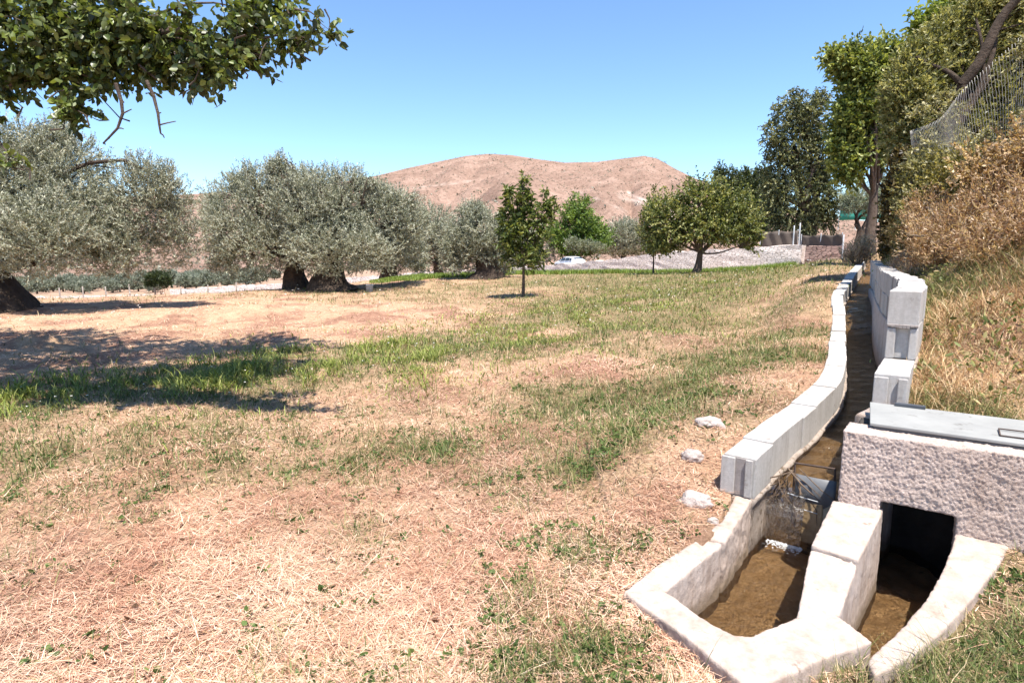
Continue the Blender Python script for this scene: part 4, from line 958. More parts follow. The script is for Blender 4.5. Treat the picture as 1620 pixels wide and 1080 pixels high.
make_tree("overhanging_tree", "bright green crown in the top right corner behind the leaning trunk", "tree", (14.5, 17.5),
          px_blobs([(1590, 40, 46, 46), (1550, 15, 46, 30), (1610, 100, 40, 30), (1510, 20, 30, 26), (1470, 35, 26, 20), (1660, 70, 60, 70)], 18, .8), 1500, 13, .55,
          (.15, .08), [(.07, .10, .02), (.13, .17, .03), (.22, .25, .05)], 'leaf_green', trunk_r=.2, trunk_h=3.0, broad=True, gap=.42, seed=19)
a = ony(1520, 135, 13.3); b = ony(1618, -10, 13.0); acc = [[], []]
lt = [o for o in scene.objects if o.name == "bank_tree"][0]
limb(acc, ony(1490, 270, 13.4), a, .14, .12, 10, 8, .08); limb(acc, a, b, .115, .08, 10, 12, .06); limb(acc, a, ony(1450, 90, 13.6), .07, .03, 8, 10, .1)
link("leaning_limb", quads("leaning_limb", np.array(acc[0]), np.array(acc[1])), M['olivebark'], lt, True)

# the fruit tree whose boughs hang into the top left corner; its trunk stands outside the picture
def overhead():
    d0 = 5.6
    vis = px_blobs([(40, 40, 75, 60), (120, 60, 80, 70), (60, 115, 55, 34, .1), (205, 45, 85, 60, -.1), (250, 95, 60, 40), (150, 135, 42, 32, -.1), (120, 175, 32, 18, -.2), (310, 60, 70, 50, -.2), (330, 118, 36, 24, -.3), (395, 40, 60, 40, -.2),
                    (385, 92, 40, 22, -.3), (455, 68, 40, 20, -.3), (505, 52, 32, 14, -.4), (430, 10, 55, 22, .1), (90, 150, 40, 24, .1), (10, 150, 18, 10), (20, 252, 22, 13, -.1), (-50, 120, 60, 80)], d0, .6)
    hidden = [(-6.9, 5.8, 5.6, 1.8, 1.5, .8), (-4.55, 6.15, 5.2, 1.5, 1.3, .6), (-3.1, 6.6, 5.1, .9, 1.1, .35), (-5.95, 8.0, 6.2, 2, 1.5, .8), (-3.7, 8.5, 6.4, 1.3, 1.4, .6), (-8.8, 7.1, 6, 2, 1.8, 1), (-8.7, 9.1, 6.6, 2, 1.6, .9)]
    root = empty("apricot_tree", (-9.3, 8.6, ground_z(-9.3, 8.6)), "large fruit tree with round leaves overhanging the top left corner", "fruit tree")
    acc = [[], []]; z0 = ground_z(-9.3, 8.6)
    tube(acc, [(-9.3, 8.6, z0 - .1), (-9.25, 8.6, z0 + .5), (-9.2, 8.5, z0 + 1.6), (-9.2, 8.4, z0 + 3.9)], [.36, .26, .22, .18], 14, .1)
    fork = (-9.2, 8.4, z0 + 3.8); p1 = ony(-10, 140, 6.2); p2 = ony(60, 85, 5.9); p3 = ony(180, 48, 5.7); p4 = ony(330, 55, 5.4); p5 = ony(490, 62, 5.2)
    for q, (u, v, r0, r1) in enumerate(((fork, p1, .16, .095), (p1, p2, .095, .08), (p2, p3, .08, .055), (p3, p4, .055, .026), (p4, p5, .022, .003), (p2, ony(170, -60, 5.8), .06, .03), (p2, ony(110, 170, 5.5), .025, .004), (p3, ony(320, 108, 5.2), .022, .003), (p3, ony(400, 20, 5.6), .025, .004), (p1, ony(20, 250, 5.5), .02, .006), (p3, ony(255, 130, 5.4), .02, .008))):
        limb(acc, u, v, r0, r1, 9, 10, .10)
    for h in hidden: limb(acc, fork, h[:3], .10, .03, 8, 10, .12)
    for v in vis:
        for _ in range(7):
            e = np.array(v[:3]) + unit(rng.normal(size=3)) * np.array(v[3:]) * .62; s = np.array(v[:3]) + rng.normal(size=3) * .12
            limb(acc, s, e, .008, .0015, 5, 5, .25)
    link("trunk", quads("trunk", np.array(acc[0]), np.array(acc[1])), M['bark'], root, True)
    c, d, t = sprigs(vis, 1700, 11, .26, -.15, .8, .8, gap=.62, seed=21, shell=.35); c2, d2, t2 = sprigs(hidden, 4200, 12, .45, .1, .8, .7, gap=.35, seed=22, shell=.3)
    keep = c[:, 1] > 4.4; c, d, t = c[keep], d[keep], t[keep]
    cols = [(.028, .04, .010), (.058, .085, .018), (.115, .16, .03), (.20, .245, .055)]
    n1, n2 = len(c), len(c2)
    link("crown", leaf_mesh("crown", np.vstack([c, c2]), np.vstack([d, d2]), np.r_[rng.uniform(.05, .082, n1), rng.uniform(.09, .13, n2)], np.r_[rng.uniform(.040, .058, n1), rng.uniform(.06, .09, n2)], tone_col(np.r_[t, t2], cols), True, .18, .2), M['leaf_fruit'], root)
    for P in ([(183, 132), (192, 160), (194, 180), (186, 203), (172, 218), (163, 227)], [(232, 128), (243, 152), (250, 180), (252, 198), (254, 211)]):
        acc = [[], []]; W = [ony(x, y, 5.3) for x, y in P]; tube(acc, W, np.linspace(.016, .007, len(W)), 6, .05)
        for i in range(1, len(W)):
            e = W[i] + np.array([rng.normal() * .04 + (.07 if i == 3 and len(W) == 5 else 0), 0, -.01 + rng.normal() * .02]); tube(acc, [W[i], (W[i] + e) / 2 + .004, e], [.007, .006, .004], 5)
        link("dead_twig", quads("dead_twig", np.array(acc[0]), np.array(acc[1])), M['bark'], root, True)
overhead()

# ------------------------------------------------------------------ shrubs
def shrub(name, label, cat, blobs, n, per, length, lw, cols, mat='leaf_green', group=None, broad=True, up=.4, gap=.3, seed=0, base=None, hang=0, spread=.7, stems=10, thick=.03):
    B = np.array(blobs); x, y = base if base else (B[:, 0].mean(), B[:, 1].mean()); z = ground_z(x, y)
    root = empty(name, (x, y, z - .05), label, cat, group); acc = [[], []]
    for i in range(stems):
        b = B[rng.integers(len(B))]; e = b[:3] + unit(rng.normal(size=3)) * b[3:] * .8
        limb(acc, (x + rng.normal() * .1 * b[3], y + rng.normal() * .1 * b[3], z - .05), e, thick * (1 + .4 * b[3]), thick * .2, 5, 8, .2)
    link("stem", quads("stem", np.array(acc[0]), np.array(acc[1])), M['twig'], root, True)
    c, d, t = sprigs(blobs, n, per, length, up, .9, spread, gap=gap, seed=seed, hang=hang)
    link("foliage", leaf_mesh("foliage", c, d, lw[0] * rng.uniform(.7, 1.3, len(c)), lw[1] * rng.uniform(.7, 1.3, len(c)), tone_col(t, cols), broad), M[mat], root)
    return root
shrub("shrub", "pale grey green low shrub beside the white car", "shrub", px_blobs([(905, 385, 14, 12), (925, 388, 18, 10), (945, 390, 14, 8)], 84), 500, 10, .5, (.2, .09), [(.15, .17, .11), (.24, .26, .18), (.32, .34, .25)], seed=31)
shrub("shrub", "low brownish hedge along the road right of the car", "hedge", px_blobs([(970, 398, 22, 7), (1010, 398, 26, 7), (1060, 392, 30, 8)], 78), 500, 10, .5, (.2, .09), [(.08, .07, .04), (.14, .12, .07), (.22, .19, .11)], seed=32)
shrub("shrub", "dark round bush standing behind the wooden posts", "bush", px_blobs([(250, 440, 20, 12), (240, 446, 14, 10), (262, 447, 12, 9)], 88), 600, 12, .5, (.2, .1), [(.02, .035, .012), (.045, .065, .02), (.07, .09, .03)], 'leaf_green', seed=33)
BR = [(.06, .05, .022), (.13, .115, .045), (.21, .185, .085), (.32, .28, .15)]
TAN = [(.12, .075, .04), (.24, .155, .085), (.36, .25, .145), (.48, .36, .22)]
shrub("vine_column", "upright brownish vine covered stump left of the wire fence", "vine", px_blobs([(1430, 255, 20, 28), (1424, 300, 24, 36), (1420, 345, 26, 36), (1440, 365, 28, 34), (1412, 388, 16, 18)], 13.0, .6), 1500, 14, .3, (.075, .045), [(.03, .022, .010), (.08, .06, .022), (.15, .115, .045), (.24, .19, .09)], 'leaf_green', seed=34, gap=.35, hang=.4)
shrub("dry_bush", "pale grey dry bush at the far end of the channel", "bush", px_blobs([(1362, 396, 16, 16), (1350, 402, 14, 12), (1374, 393, 12, 18), (1342, 406, 10, 8)], 20.5), 300, 12, .6, (.13, .02), [(.24, .19, .14), (.38, .31, .235), (.52, .44, .35)], seed=35, broad=False, up=1.8, gap=.5, spread=.3)
def slope_blobs(lst):
    return [(x, y, ground_z(x, y) + h * .42, r, r, h * .6) for x, y, r, h in lst]
RUST = [(.20, .105, .055), (.36, .215, .12), (.50, .345, .21), (.62, .48, .33)]
GOLD = [(.17, .12, .045), (.33, .24, .10), (.48, .36, .17), (.60, .48, .28)]
MOSS = [(.09, .085, .03), (.19, .18, .065), (.31, .285, .12), (.44, .40, .22)]
shrub("bramble", "grey green bramble tangled in the lower wire fence beside the brown vine stump", "bramble", slope_blobs([(7.35, 10.9, .5, 1.3), (7.9, 11.7, .5, 1.5), (7.05, 10.4, .4, .9)]), 1700, 13, .3, (.058, .036), MOSS, seed=36, gap=.45)
shrub("bramble", "broad yellowish bramble climbing over the middle of the wire fence", "bramble", slope_blobs([(7.2, 9.8, .65, 1.0), (7.0, 9.0, .6, .8), (7.6, 10.6, .7, 1.1), (7.4, 8.4, .6, .7)]), 2400, 13, .3, (.06, .036), [(.12, .105, .03), (.24, .21, .06), (.38, .33, .12), (.52, .45, .22)], seed=37, gap=.5)
shrub("bramble", "tan drying bramble at the right edge below the wire fence", "bramble", slope_blobs([(6.6, 8.1, .6, .8), (6.9, 7.4, .7, .8), (6.3, 7.2, .5, .8)]), 2200, 13, .28, (.052, .03), [(.20, .12, .055), (.36, .225, .115), (.50, .355, .20), (.62, .48, .31)], seed=38, gap=.4)
shrub("dry_bush", "reddish brown dry bush low on the bank behind the block wall", "bush", slope_blobs([(5.85, 8.3, .45, .6), (5.7, 7.5, .5, .55), (6.3, 8.9, .5, .75), (6.75, 9.8, .5, .85)]), 2600, 13, .3, (.06, .012), RUST, seed=39, broad=False, up=.9, gap=.3)
shrub("dry_bush", "dry rusty tan bush at the right edge of the bank above the metal cover", "bush", slope_blobs([(5.5, 6.5, .5, .5), (5.95, 6.7, .5, .55), (5.1, 6.6, .35, .4), (6.0, 7.5, .5, .6)]), 2000, 13, .3, (.055, .012), RUST, seed=40, broad=False, up=.9, gap=.3)
shrub("dry_bush", "straw coloured dry bush beside the far end of the block wall", "bush", slope_blobs([(8.2, 12.4, .35, .45), (7.4, 11.3, .35, .5), (8.9, 13.8, .4, .6)]), 1500, 13, .32, (.07, .014), GOLD, seed=42, broad=False, up=.9, gap=.3)

fz = lambda t: (8.0 - 1.3 * t, 12.0 - 4.8 * t)
shrub("vine_tangle", "mossy tangle of vines hanging over the top of the wire fence under the leaning trunk", "vine", [(*fz(t), z, .5, .35, h) for t, z, h in ((.05, 3.3, .6), (.2, 3.5, .45), (.35, 3.2, .4), (.60, 3.3, .35), (.75, 4.4, .25), (.85, 3.4, .3), (.12, 4.3, .4))], 850, 12, .34, (.06, .034), [(.11, .10, .04), (.22, .205, .085), (.34, .31, .15), (.46, .42, .24)], seed=44, gap=.6, hang=.4, stems=24, thick=.010)
# low olives in the valley at the far left: one small tree, copied
def valley():
    b = [(0, 0, 1.35, 1.5, 1.5, 1.0), (.7, .3, 1.1, 1.0, 1.0, .8), (-.8, 0, 1.0, 1.0, 1, .75), (0, 0, 2.0, .9, .9, .6)]
    def one():
        root = empty("olive_bush", (0, 0, 0)); acc = [[], []]; tube(acc, [(0, 0, -.2), (.03, 0, .4), (0, 0, 1.0)], [.16, .11, .08], 8, .1)
        link("trunk", quads("trunk", np.array(acc[0]), np.array(acc[1])), M['olivebark'], root, True)
        c, d, t = sprigs(b, 420, 12, .55, .5, .9, .6, gap=.2, seed=41)
        link("crown", leaf_mesh("crown", c, d, .26, .09, tone_col(t, [(.11, .13, .085), (.17, .195, .13), (.24, .265, .19)])), M['leaf_olive'], root); return root
    proto = None; k = 0
    for row, d in enumerate((112, 124, 138, 155, 175)):
        for px in np.arange(-20 + row * 9, 430, 25.0 - row * 1.0):
            x = (px + rng.normal() * 6 - 810) / F * d; y = d + rng.normal() * 3; loc = (x, y, ground_z(x, y))
            if proto is None:
                proto = one(); o = proto; o.location = loc
            else: o = copy_tree(proto, loc, rng.uniform(0, 6.3), rng.uniform(.85, 1.35))
            tag(o, "grey green olive bush in the plantation in the valley beyond the wooden posts", "olive bush", "olive bushes in the valley behind the posts"); k += 1
valley()

# ------------------------------------------------------------------ posts, fences, netting
def post(px, d, ybase, h, r, mat, label, name="fence_post", group=None, cat="post"):
    x, y = base_at(px, d); z = EYE + (400 - ybase) / F * d; acc = [[], [], []]
    h0 = h; n = 6; t = [[], []]; lean = rng.normal(size=2) * .02
    tube(t, [(x, y, z - .6), (x + lean[0], y, z + h0 * .5), (x + lean[0] * 2, y, z + h0 - .05), (x + lean[0] * 2, y, z + h0)], [r, r, r * .97, r * .75], 8, .04)
    o = link(name, quads(name, np.array(t[0]), np.array(t[1])), M[mat], None, True); tag(o, label, cat, group); return o
PL = [(95, 470), (132, 469), (168, 467), (206, 464), (246, 469), (287, 467), (330, 464), (375, 462)]
for i, (px, yb) in enumerate(PL):
    post(px, 89 if px < 270 else 93, yb, 1.45 + .12 * math.sin(i * 2), .10, 'post', ["leftmost wooden post in the row at the far left", "second wooden post from the left end of the row", "third wooden post from the left, in front of the low pale wall", "wooden post left of the dark round bush", "wooden post standing in front of the dark round bush",
         "wooden post at the left end of the long stone wall", "wooden post before the long stone wall, second from the right end of the row", "last wooden post on the right, before the hanging olive crown"][i], group="wooden posts in the far left field")
def metal_post(px, d, yb, yt, label):
    x, y = base_at(px, d); z0 = EYE + (400 - yb) / F * d; z1 = EYE + (400 - yt) / F * d; t = [[], []]
    tube(t, [(x, y, z0 - .3), (x, y, (z0 + z1) / 2), (x, y, z1)], .045, 8); o = link("metal_post", quads("metal_post", np.array(t[0]), np.array(t[1])), M['galv'], None, True); tag(o, label, "post", "metal fence posts on the stone wall end")
metal_post(1249, 42.6, 388, 358, "left pale metal fence post on the end of the stone wall"); metal_post(1258, 42.4, 388, 354, "right pale metal fence post on the end of the stone wall, the taller one")
metal_post(1327, 36, 408, 372, "thick pale post beside the dry stone wall at the end of the field")
def wire_cloth(name, label, cat, A, B, h, dx, dz, r, mat, zz=.0, seg=14, sag=0, lean=0, posts=(), postmat='galv', zbase=None):
    """a wire mesh fence between two ground points"""
    A = np.array(A, float); B = np.array(B, float); L = np.linalg.norm(B[:2] - A[:2]); u = (B - A) / L; nn = np.array([-u[1], u[0], 0])
    root = empty(name, tuple(A), label, cat); acc = [[], []]; n = int(L / dx)
    def pt(s, t):
        p = A + u * s + np.array([0, 0, t * h]); w = .07 * math.sin(s * 1.3 + t * 2) + .05 * math.sin(s * 2.9 - t * 3)
        return p + nn * (w + lean * t * t) + np.array([0, 0, -sag * t * (math.sin(s * .9) * .5 + .5)])
    for i in range(n + 1):
        s = i * dx; tt = np.linspace(0, 1, seg * 2 + 1)
        P = [pt(s + (zz * dx * (1 if k % 2 else -1) * (1 if i % 2 else -1)), t) for k, t in enumerate(tt)]; tube(acc, P, r, 3)
    for j in range(int(h / dz) + 1):
        P = [pt(s, j * dz / h) for s in np.linspace(0, L, max(8, int(L * 3)))]; tube(acc, P, r * 1.1, 3)
    link("wire_mesh", quads("wire_mesh", np.array(acc[0]), np.array(acc[1])), M[mat], root)
    for s in posts:
        a2 = [[], []]; q = A + u * s + nn * .06; tube(a2, [q - np.array([0, 0, .5]), q + np.array([0, 0, h * .5]), q + np.array([0, 0, h * 1.02]) + nn * lean], .03, 8)
        link("post", quads("post", np.array(a2[0]), np.array(a2[1])), M[postmat], root, True)
    return root
m_, n_, l_, b_ = newmat("weathered_wire"); b_.inputs["Base Color"].default_value = (.34, .325, .31, 1); b_.inputs["Roughness"].default_value = .7; M['wire'] = m_
fa = ony(1440, 395, 12.0); fb = ony(1690, 395, 7.2)
wire_cloth("wire_fence", "tall sagging wire mesh fence overgrown with brambles on the right bank", "fence", (fa[0], fa[1], 1.7), (fb[0], fb[1], 2.35), 2.55, .055, .45, .0030, 'wire', .10, 16, .55, -.25, (5.9,), 'post')
m_, n_, l_, b_ = newmat("green_shade_cloth"); b_.inputs["Base Color"].default_value = (.03, .26, .20, 1); b_.inputs["Roughness"].default_value = .8; M['net'] = m_
m_, n_, l_, b_ = newmat("dark_shade_cloth"); b_.inputs["Base Color"].default_value = (.085, .065, .052, 1); b_.inputs["Roughness"].default_value = .85; M['darknet'] = m_
def net(name, label, P0, P1, zb, zt, mat, nposts):
    A = np.array(P0); B = np.array(P1); root = empty(name, (A[0], A[1], zb), label, "netting"); V = []; Q = []; n = 24
    for i in range(n + 1):
        p = A + (B - A) * i / n
        for k in range(6):
            w = .04 * math.sin(i * .9 + k * .8); sagz = (.08 * math.sin(i / n * math.pi * nposts) ** 2 if k == 5 else 0); V.append((p[0] + w, p[1] + w, zb + (zt - zb) * k / 5 - sagz))
    for i in range(n):
        for k in range(5): Q.append((i * 6 + k, i * 6 + 6 + k, i * 6 + 7 + k, i * 6 + k + 1))
    o = link("cloth", quads("cloth", np.array(V), np.array(Q)), M[mat], root, True); s = o.modifiers.new("s", 'SOLIDIFY'); s.thickness = .01
    for i in range(nposts + 1):
        p = A + (B - A) * i / nposts; t = [[], []]; tube(t, [(p[0], p[1] + .08, zb - .8), (p[0], p[1] + .08, zt), (p[0], p[1] + .08, zt + .08)], .035, 8); link("post", quads("post", np.array(t[0]), np.array(t[1])), M['galv'], root, True)
net("shade_net", "bright green shade netting stretched behind the small olive tree", base_at(1318, 52), base_at(1400, 50), EYE + 50 * 52 / F, EYE + 84 * 52 / F, 'net', 3)
net("shade_net", "dark brown fence netting behind the two metal posts", base_at(1198, 45), base_at(1256, 43.5), EYE + 8 * 44 / F, EYE + 34 * 44 / F, 'darknet', 2)
net("shade_net", "dark brown fence netting above the reddish dry stone wall", base_at(1262, 43.5), base_at(1326, 40), EYE + 6 * 42 / F, EYE + 28 * 42 / F, 'darknet', 2)

def pail():
    x, y = base_at(585, 26.3); z = ground_z(x, y); bm = bmesh.new()
    prof = [(0, .0), (.13, 0), (.14, .01), (.16, .28), (.175, .29), (.175, .31), (.155, .31), (.145, .05), (0, .04)]; n = 20; rings = []
    for r_, h in prof: rings.append([bm.verts.new((x + r_ * math.cos(a), y + r_ * math.sin(a), z + h)) for a in np.linspace(0, 2 * math.pi, n, endpoint=False)])
    for a_, b_ in zip(rings[:-1], rings[1:]):
        for i in range(n): bm.faces.new((a_[i], a_[(i + 1) % n], b_[(i + 1) % n], b_[i]))
    bmesh.ops.remove_doubles(bm, verts=bm.verts, dist=1e-4); me = bpy.data.meshes.new("bucket"); bm.to_mesh(me); bm.free()
    o = link("bucket", me, M['galv'], None, True); tag(o, "small pale grey bucket beside the thickest olive trunk", "bucket")
pail()

# ------------------------------------------------------------------ grass, straw and weeds
def grow_points(n, r0, r1, wedge=47, power=1.0):
    u = rng.random(n); r = np.exp(np.log(r0) + (np.log(r1) - np.log(r0)) * u); th = np.radians(rng.uniform(-wedge, wedge, n))
    return r * np.sin(th), r * np.cos(th), r
def free(x, y):
    m = np.ones(x.shape, bool)
    for f in GROW_OUT: m &= ~inpoly(x, y, f)
    m &= ~inpoly(x, y, OUTLET)
    return m
def blade_mesh(name, x, y, z, az, lean, L, W, C, curl=.5, segs=2):
    """blades of segs quads: az heading, lean 0 upright..1 flat"""
    n = len(x); d = np.stack([np.sin(az), np.cos(az), np.zeros(n)], 1); side = np.stack([np.cos(az), -np.sin(az), np.zeros(n)], 1)
    rows = []; p = np.stack([x, y, z], 1); ang = lean * math.pi / 2
    for i in range(segs + 1):
        w = W * (1 - (i / segs) ** 1.5 * .85) * .5
        rows.append(np.stack([p - side * w[:, None], p + side * w[:, None]], 1))
        step = L / segs; p = p + d * (np.sin(ang) * step)[:, None] + np.array([0, 0, 1.]) * (np.cos(ang) * step)[:, None]; ang = np.minimum(ang + curl * (1 - .3 * lean), 2.0)
    V = np.stack(rows, 1).reshape(-1, 3); k = (segs + 1) * 2; b = (np.arange(n) * k)[:, None]
    Q = np.concatenate([b + np.array([i * 2, i * 2 + 1, i * 2 + 3, i * 2 + 2]) for i in range(segs)], 0)
    return quads(name, V, Q, np.repeat(C, k, 0))
def ramp_col(t, cols):
    return tone_col(t, cols, .12)
STR = [(.30, .14, .085), (.53, .30, .20), (.71, .445, .295), (.80, .575, .43)]
GRS = [(.045, .065, .018), (.085, .115, .03), (.14, .175, .05), (.24, .25, .09)]
def bank_side(x, y): return (x > np.interp(y, WL[:, 1], WL[:, 0] + .55)) & (y > 3.4)

def straw():
    n = 680000; x, y, r = grow_points(n, 1.35, 34); g = green(x, y)
    p = np.stack([x, y], -1); dens = .52 + .48 * sstep(-.6, .5, wav(p, 2.2, 3) + .7 * wav(p, 7, 1) + .4 * wav(p, 19, 2))
    k = free(x, y) & (rng.random(n) > g * .8) & (rng.random(n) < dens) & ~bank_side(x, y)
    x, y, r, g = x[k], y[k], r[k], g[k]; n = len(x); z = land(x, y) + rng.uniform(-.004, .022, n)
    sc = np.clip(r / 3.0, 1, 6) ** .75
    L = rng.gamma(2.5, .018, n) * sc ** .35 + .015; W = rng.uniform(.0013, .0034, n) * sc
    lean = np.clip(rng.normal(.93, .12, n), .4, 1.02)
    me = blade_mesh("straw", x, y, z, rng.uniform(0, 6.283, n) + .6 * wav(np.stack([x, y], -1), 3, 2), lean, L, W, ramp_col(np.clip(rng.random(n) + .28 * wav(np.stack([x, y], -1), 2.3, 4) + .2 * wav(np.stack([x, y], -1), 8, 2), 0, 1), STR) * (1 + .16 * wav(np.stack([x, y], -1), 1.2, 1))[:, None], .12)
    o = link("straw", me, M['straw']); tag(o, "mown dry straw lying over the field", "straw", kind='stuff')
    # a few long pale stalks
    n = 600; x, y, r = grow_points(n, 1.35, 14); k = free(x, y) & ~bank_side(x, y); x, y, r = x[k], y[k], r[k]; n = len(x)
    me = blade_mesh("stalks", x, y, land(x, y) + .02, rng.uniform(0, 6.283, n), np.clip(rng.normal(.93, .05, n), .7, 1), rng.uniform(.10, .30, n), rng.uniform(.002, .0045, n), ramp_col(rng.uniform(.6, 1, n), STR), .05, 4)
    o = link("stalks", me, M['straw']); tag(o, "long bleached stalks strewn on the straw", "stalks", kind='stuff')
straw()
def short_grass():
    n = 520000; x, y, r = grow_points(n, 1.35, 60); g = green(x, y)
    p = np.stack([x, y], -1); clump = sstep(-.5, .5, wav(p, 6, 2) + .7 * wav(p, 17, 1))
    k = free(x, y) & (rng.random(n) < g * (.25 + .75 * clump) * .95 + .03) & ~bank_side(x, y)
    x, y, r, g = x[k], y[k], r[k], g[k]; n = len(x); sc = np.clip(r / 3.0, 1, 9) ** .75
    L = rng.gamma(4, .013, n) * (1 + .5 * g) * sc ** .4 + .012; W = rng.uniform(.002, .0048, n) * sc
    t = np.clip(rng.random(n) * .8 + .2 * wav(np.stack([x, y], -1), 1.5, 4), 0, 1)
    C = ramp_col(t, GRS); dry = (rng.random(n) < .30 - .15 * g)[:, None]; C = np.where(dry, ramp_col(rng.random(n), [(.26, .19, .09), (.42, .32, .18), (.55, .43, .27)]), C)
    me = blade_mesh("grass", x, y, land(x, y) - .003, rng.uniform(0, 6.283, n), np.clip(rng.normal(.48, .22, n), .05, .95), L, W, C, .45)
    o = link("grass", me, M['grass']); tag(o, "short patchy green grass on the field", "grass", kind='stuff')
short_grass()
def tall_grass():
    # the lush belt that crosses the field, high at the left and low at the right
    n = 84000; s = rng.random(n) ** .9 * (len(BELT) - 1.001); i = s.astype(int); f = (s - i)[:, None]
    c = BELT[i] * (1 - f) + BELT[i + 1] * f; w = .70 + .42 * s
    p = c + rng.normal(size=(n, 2)) * w[:, None] * .62; q = wav(p, 1.6, 2) + .7 * wav(p, 4, 1); k = (q > -.5 + 1.2 * rng.random(n))
    p, s = p[k], s[k]; n = len(p); x, y = p.T; r = np.hypot(x, y); hh = np.interp(s, [0, 1, 2, 3, 4, 5, 7], [.17, .20, .20, .17, .12, .10, .10]) * (.75 + .7 * sstep(-.2, .9, wav(p, 2.5, 3) + .5 * wav(p, 6, 1)))
    L = hh * rng.uniform(.5, 1.35, n); W = rng.uniform(.005, .015, n) * np.clip(r / 8, 1, 2.4)
    C = ramp_col(np.clip(rng.random(n), 0, 1), [(.07, .10, .018), (.14, .18, .03), (.23, .27, .055), (.35, .36, .11)])
    me = blade_mesh("tall_grass", x, y, land(x, y) - .01, rng.uniform(0, 6.283, n), np.clip(rng.normal(.36, .22, n), 0, .9), L, W, C, .5, 3)
    o = link("tall_grass", me, M['grass']); tag(o, "belt of tall fresh green grass crossing the field", "tall grass", kind='stuff')
    # green crop in front of the road wall
    n = 30000; t = rng.random(n); q = 585 + 670 * t; y = np.interp(q, [585, 770, 900, 1100, 1255], [31.5, 35.5, 39.5, 39.5, 38.5]) + rng.random(n) * 4.0 + .3 * rng.normal(size=n); x = (q - 810) / F * y
    me = blade_mesh("crop", x, y, land(x, y) - .02, rng.uniform(0, 6.283, n), np.clip(rng.normal(.22, .15, n), 0, .8), rng.uniform(.30, .55, n) * np.interp(q, [585, 640, 900, 1250], [.15, .5, .8, 1.15]), rng.uniform(.022, .05, n), ramp_col(rng.random(n), [(.08, .13, .02), (.15, .22, .035), (.24, .30, .06)]), .4, 2)
    o = link("crop", me, M['grass']); tag(o, "strip of fresh green crop in front of the road wall", "crop", kind='stuff')
tall_grass()
def bank_grass():
    n = 320000; th = np.radians(rng.uniform(20, 62, n)); r = np.exp(rng.uniform(np.log(3.2), np.log(22), n)); x = r * np.sin(th); y = r * np.cos(th)
    right = np.interp(y, [3.4, 3.95, 4.8, 5.2, 6.2, 8.6, 12.5, 14, 17, 20], [2.6, 2.68, 3.24, 3.44, 4.07, 5.37, 7.62, 8.5, 10.6, 12.4])
    k = free(x, y) & (x > right) & (y > 3.35); x, y, r = x[k], y[k], r[k]; n = len(x); sc = np.clip(r / 5, .8, 4) ** .7; p = np.stack([x, y], -1)
    up = sstep(.8, 2.6, x - np.interp(y, [3.4, 5.2, 8.6, 14, 20], [2.6, 3.44, 5.37, 8.5, 12.4])); wild = .5 + .5 * sstep(-.3, .5, wav(p, 1.5, 2))
    L = rng.uniform(.07, .30, n) * (1 + 1.8 * up) * wild; W = rng.uniform(.0022, .0055, n) * sc
    t = rng.random(n); gg = (wav(p, 1.1, 3) + .5 * wav(p, 4, 1) + .9 - .5 * up > rng.random(n) * 1.5 - .1 + .5 * up)[:, None]
    dry = ramp_col(t, [(.24, .125, .06), (.44, .265, .13), (.60, .41, .22), (.72, .56, .36)]); C = np.where(gg, ramp_col(t, [(.08, .095, .025), (.15, .165, .05), (.25, .25, .10)]), dry)
    me = blade_mesh("dry_grass", x, y, land(x, y) - .01, rng.uniform(0, 6.283, n), np.clip(rng.normal(.62, .25, n), .02, 1), L, W, C, .35, 3)
    o = link("dry_grass", me, M['straw']); tag(o, "dry tangled grass on the right bank", "dry grass", kind='stuff')
bank_grass()
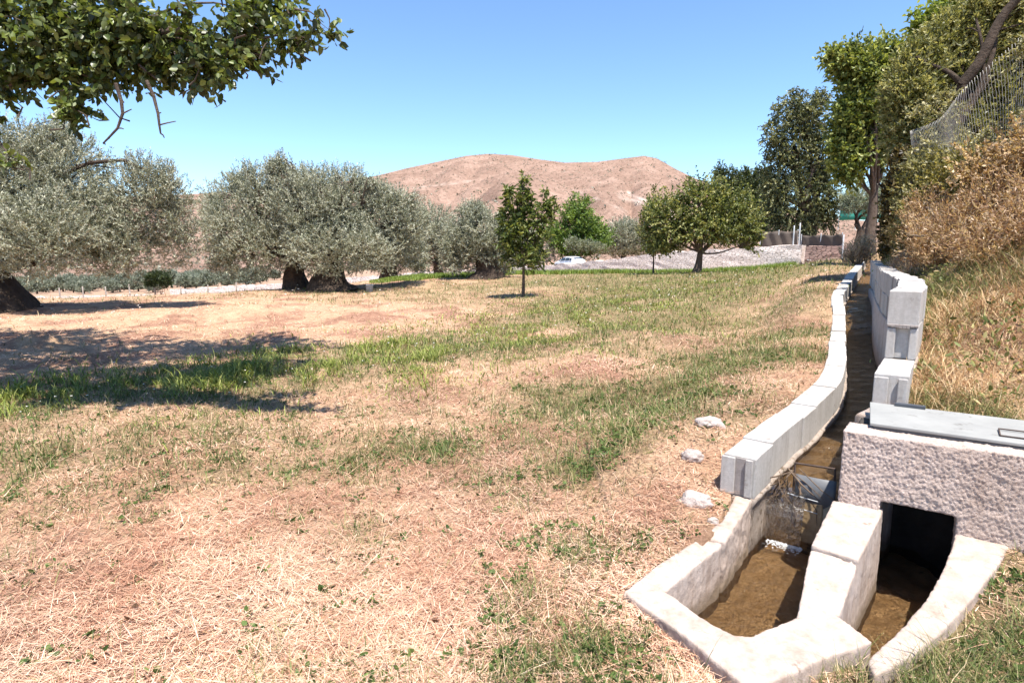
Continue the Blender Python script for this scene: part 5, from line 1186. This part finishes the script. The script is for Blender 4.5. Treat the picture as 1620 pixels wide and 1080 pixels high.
def weeds():
    # broad leaved weeds and clover
    n = 17000; x, y, r = grow_points(n, 1.35, 12); g = green(x, y); p = np.stack([x, y], -1)
    k = free(x, y) & ~bank_side(x, y) & (rng.random(n) < (.06 + .9 * g ** 1.3) * sstep(-.3, .5, wav(p, 5, 3) + .5 * wav(p, 15, 2))); x, y, r = x[k], y[k], r[k]; n = len(x); per = 8
    c = np.stack([x, y, land(x, y) + .012], 1)[:, None, :] + rng.normal(size=(n, per, 3)) * np.array([.022, .022, .006]); c = c.reshape(-1, 3)
    d = unit(rng.normal(size=c.shape) * np.array([1, 1, .2]) + np.array([0, 0, .45])); C = ramp_col(rng.random(len(c)), [(.045, .075, .02), (.08, .125, .03), (.13, .18, .05)])
    me = leaf_mesh("weeds", c, d, rng.uniform(.016, .040, len(c)), rng.uniform(.011, .026, len(c)), C, True, .12)
    o = link("weeds", me, M['grass']); tag(o, "small broad leaved weeds and clover among the straw", "weeds", kind='stuff')
    n = 800; th = np.radians(rng.uniform(24, 52, n)); r = np.exp(rng.uniform(np.log(3.6), np.log(12), n)); x = r * np.sin(th); y = r * np.cos(th); p = np.stack([x, y], -1)
    k = free(x, y) & (y > 3.5) & (x > np.interp(y, [3.4, 3.95, 4.8, 5.2, 6.2, 8.6, 12.5], [2.7, 2.75, 3.3, 3.6, 4.2, 5.5, 7.8])) & (wav(p, 2, 2) + .5 * wav(p, 6, 1) > rng.normal(size=n) * .5); x, y = x[k], y[k]; n = len(x); per = 9
    c = np.stack([x, y, land(x, y) + .05], 1)[:, None, :] + rng.normal(size=(n, per, 3)) * np.array([.05, .05, .035]); c = c.reshape(-1, 3); d = unit(rng.normal(size=c.shape) + np.array([0, 0, .5]))
    me = leaf_mesh("bank_weeds", c, d, rng.uniform(.03, .075, len(c)), rng.uniform(.012, .03, len(c)), ramp_col(rng.random(len(c)), [(.07, .09, .022), (.15, .17, .05), (.27, .26, .10), (.40, .30, .15)]), True, .15)
    o = link("bank_weeds", me, M['grass']); tag(o, "leafy half dried weeds on the right bank", "weeds", kind='stuff')
    n = 4200; x, y, r = grow_points(n, 1.35, 16); k = free(x, y) & ~bank_side(x, y); x, y = x[k], y[k]; n = len(x)
    c = np.stack([x, y, land(x, y) + .015], 1); d = unit(rng.normal(size=c.shape) * np.array([1, 1, .35]))
    me = leaf_mesh("leaf_litter", c, d, rng.uniform(.015, .045, n), rng.uniform(.008, .024, n), ramp_col(rng.random(n), [(.07, .04, .022), (.16, .085, .045), (.30, .17, .09), (.5, .36, .22)]), True, .4)
    o = link("leaf_litter", me, M['straw']); tag(o, "scattered curled brown dead leaves on the straw", "leaf litter", kind='stuff')
    # grass stems leaning over the basin walls in front
    n = 1500; px = rng.uniform(1000, 1640, n); py = rng.uniform(1030, 1180, n); P = np.array([onz(a, b, .0) for a, b in zip(px, py)]); k = free(P[:, 0], P[:, 1]) & (P[:, 1] > 1.3) & ((px > 1280) | (rng.random(n) < .12)); P = P[k]; n = len(P)
    me = blade_mesh("wild_grass", P[:, 0], P[:, 1], land(P[:, 0], P[:, 1]), rng.uniform(0, 6.283, n), np.clip(rng.normal(.3, .2, n), 0, .9), rng.uniform(.06, .24, n), rng.uniform(.0015, .0035, n), ramp_col(rng.random(n), [(.07, .09, .025), (.15, .165, .05), (.36, .29, .15)]), .25, 4)
    o = link("wild_grass", me, M['grass']); tag(o, "wispy wild grass growing against the basin walls", "wild grass", kind='stuff')
    # pale flowers
    n = 700; i = rng.random(n); x, y, r = grow_points(n, 6, 32); d, s = belt_dist(x, y); k = (d < 1.5) | ((r > 18) & (rng.random(n) < .6)); x, y, r = x[k], y[k], r[k]; n = len(x)
    q = 5; a = np.tile(np.linspace(0, 6.283, q, endpoint=False), (n, 1)); c = np.repeat(np.stack([x, y, land(x, y) + rng.uniform(.06, .2, n)], 1), q, 0)
    dd = unit(np.stack([np.cos(a).ravel(), np.sin(a).ravel(), np.full(n * q, .3)], 1)); me = leaf_mesh("wildflowers", c, dd, np.repeat(np.clip(r * .0016, .012, .04), q), np.repeat(np.clip(r * .0013, .01, .03), q), np.tile(np.array([[.75, .72, .66]]), (n * q, 1)), True, .1)
    o = link("wildflowers", me, M['straw']); tag(o, "tiny white wildflowers scattered in the grass", "wildflowers", kind='stuff')
weeds()
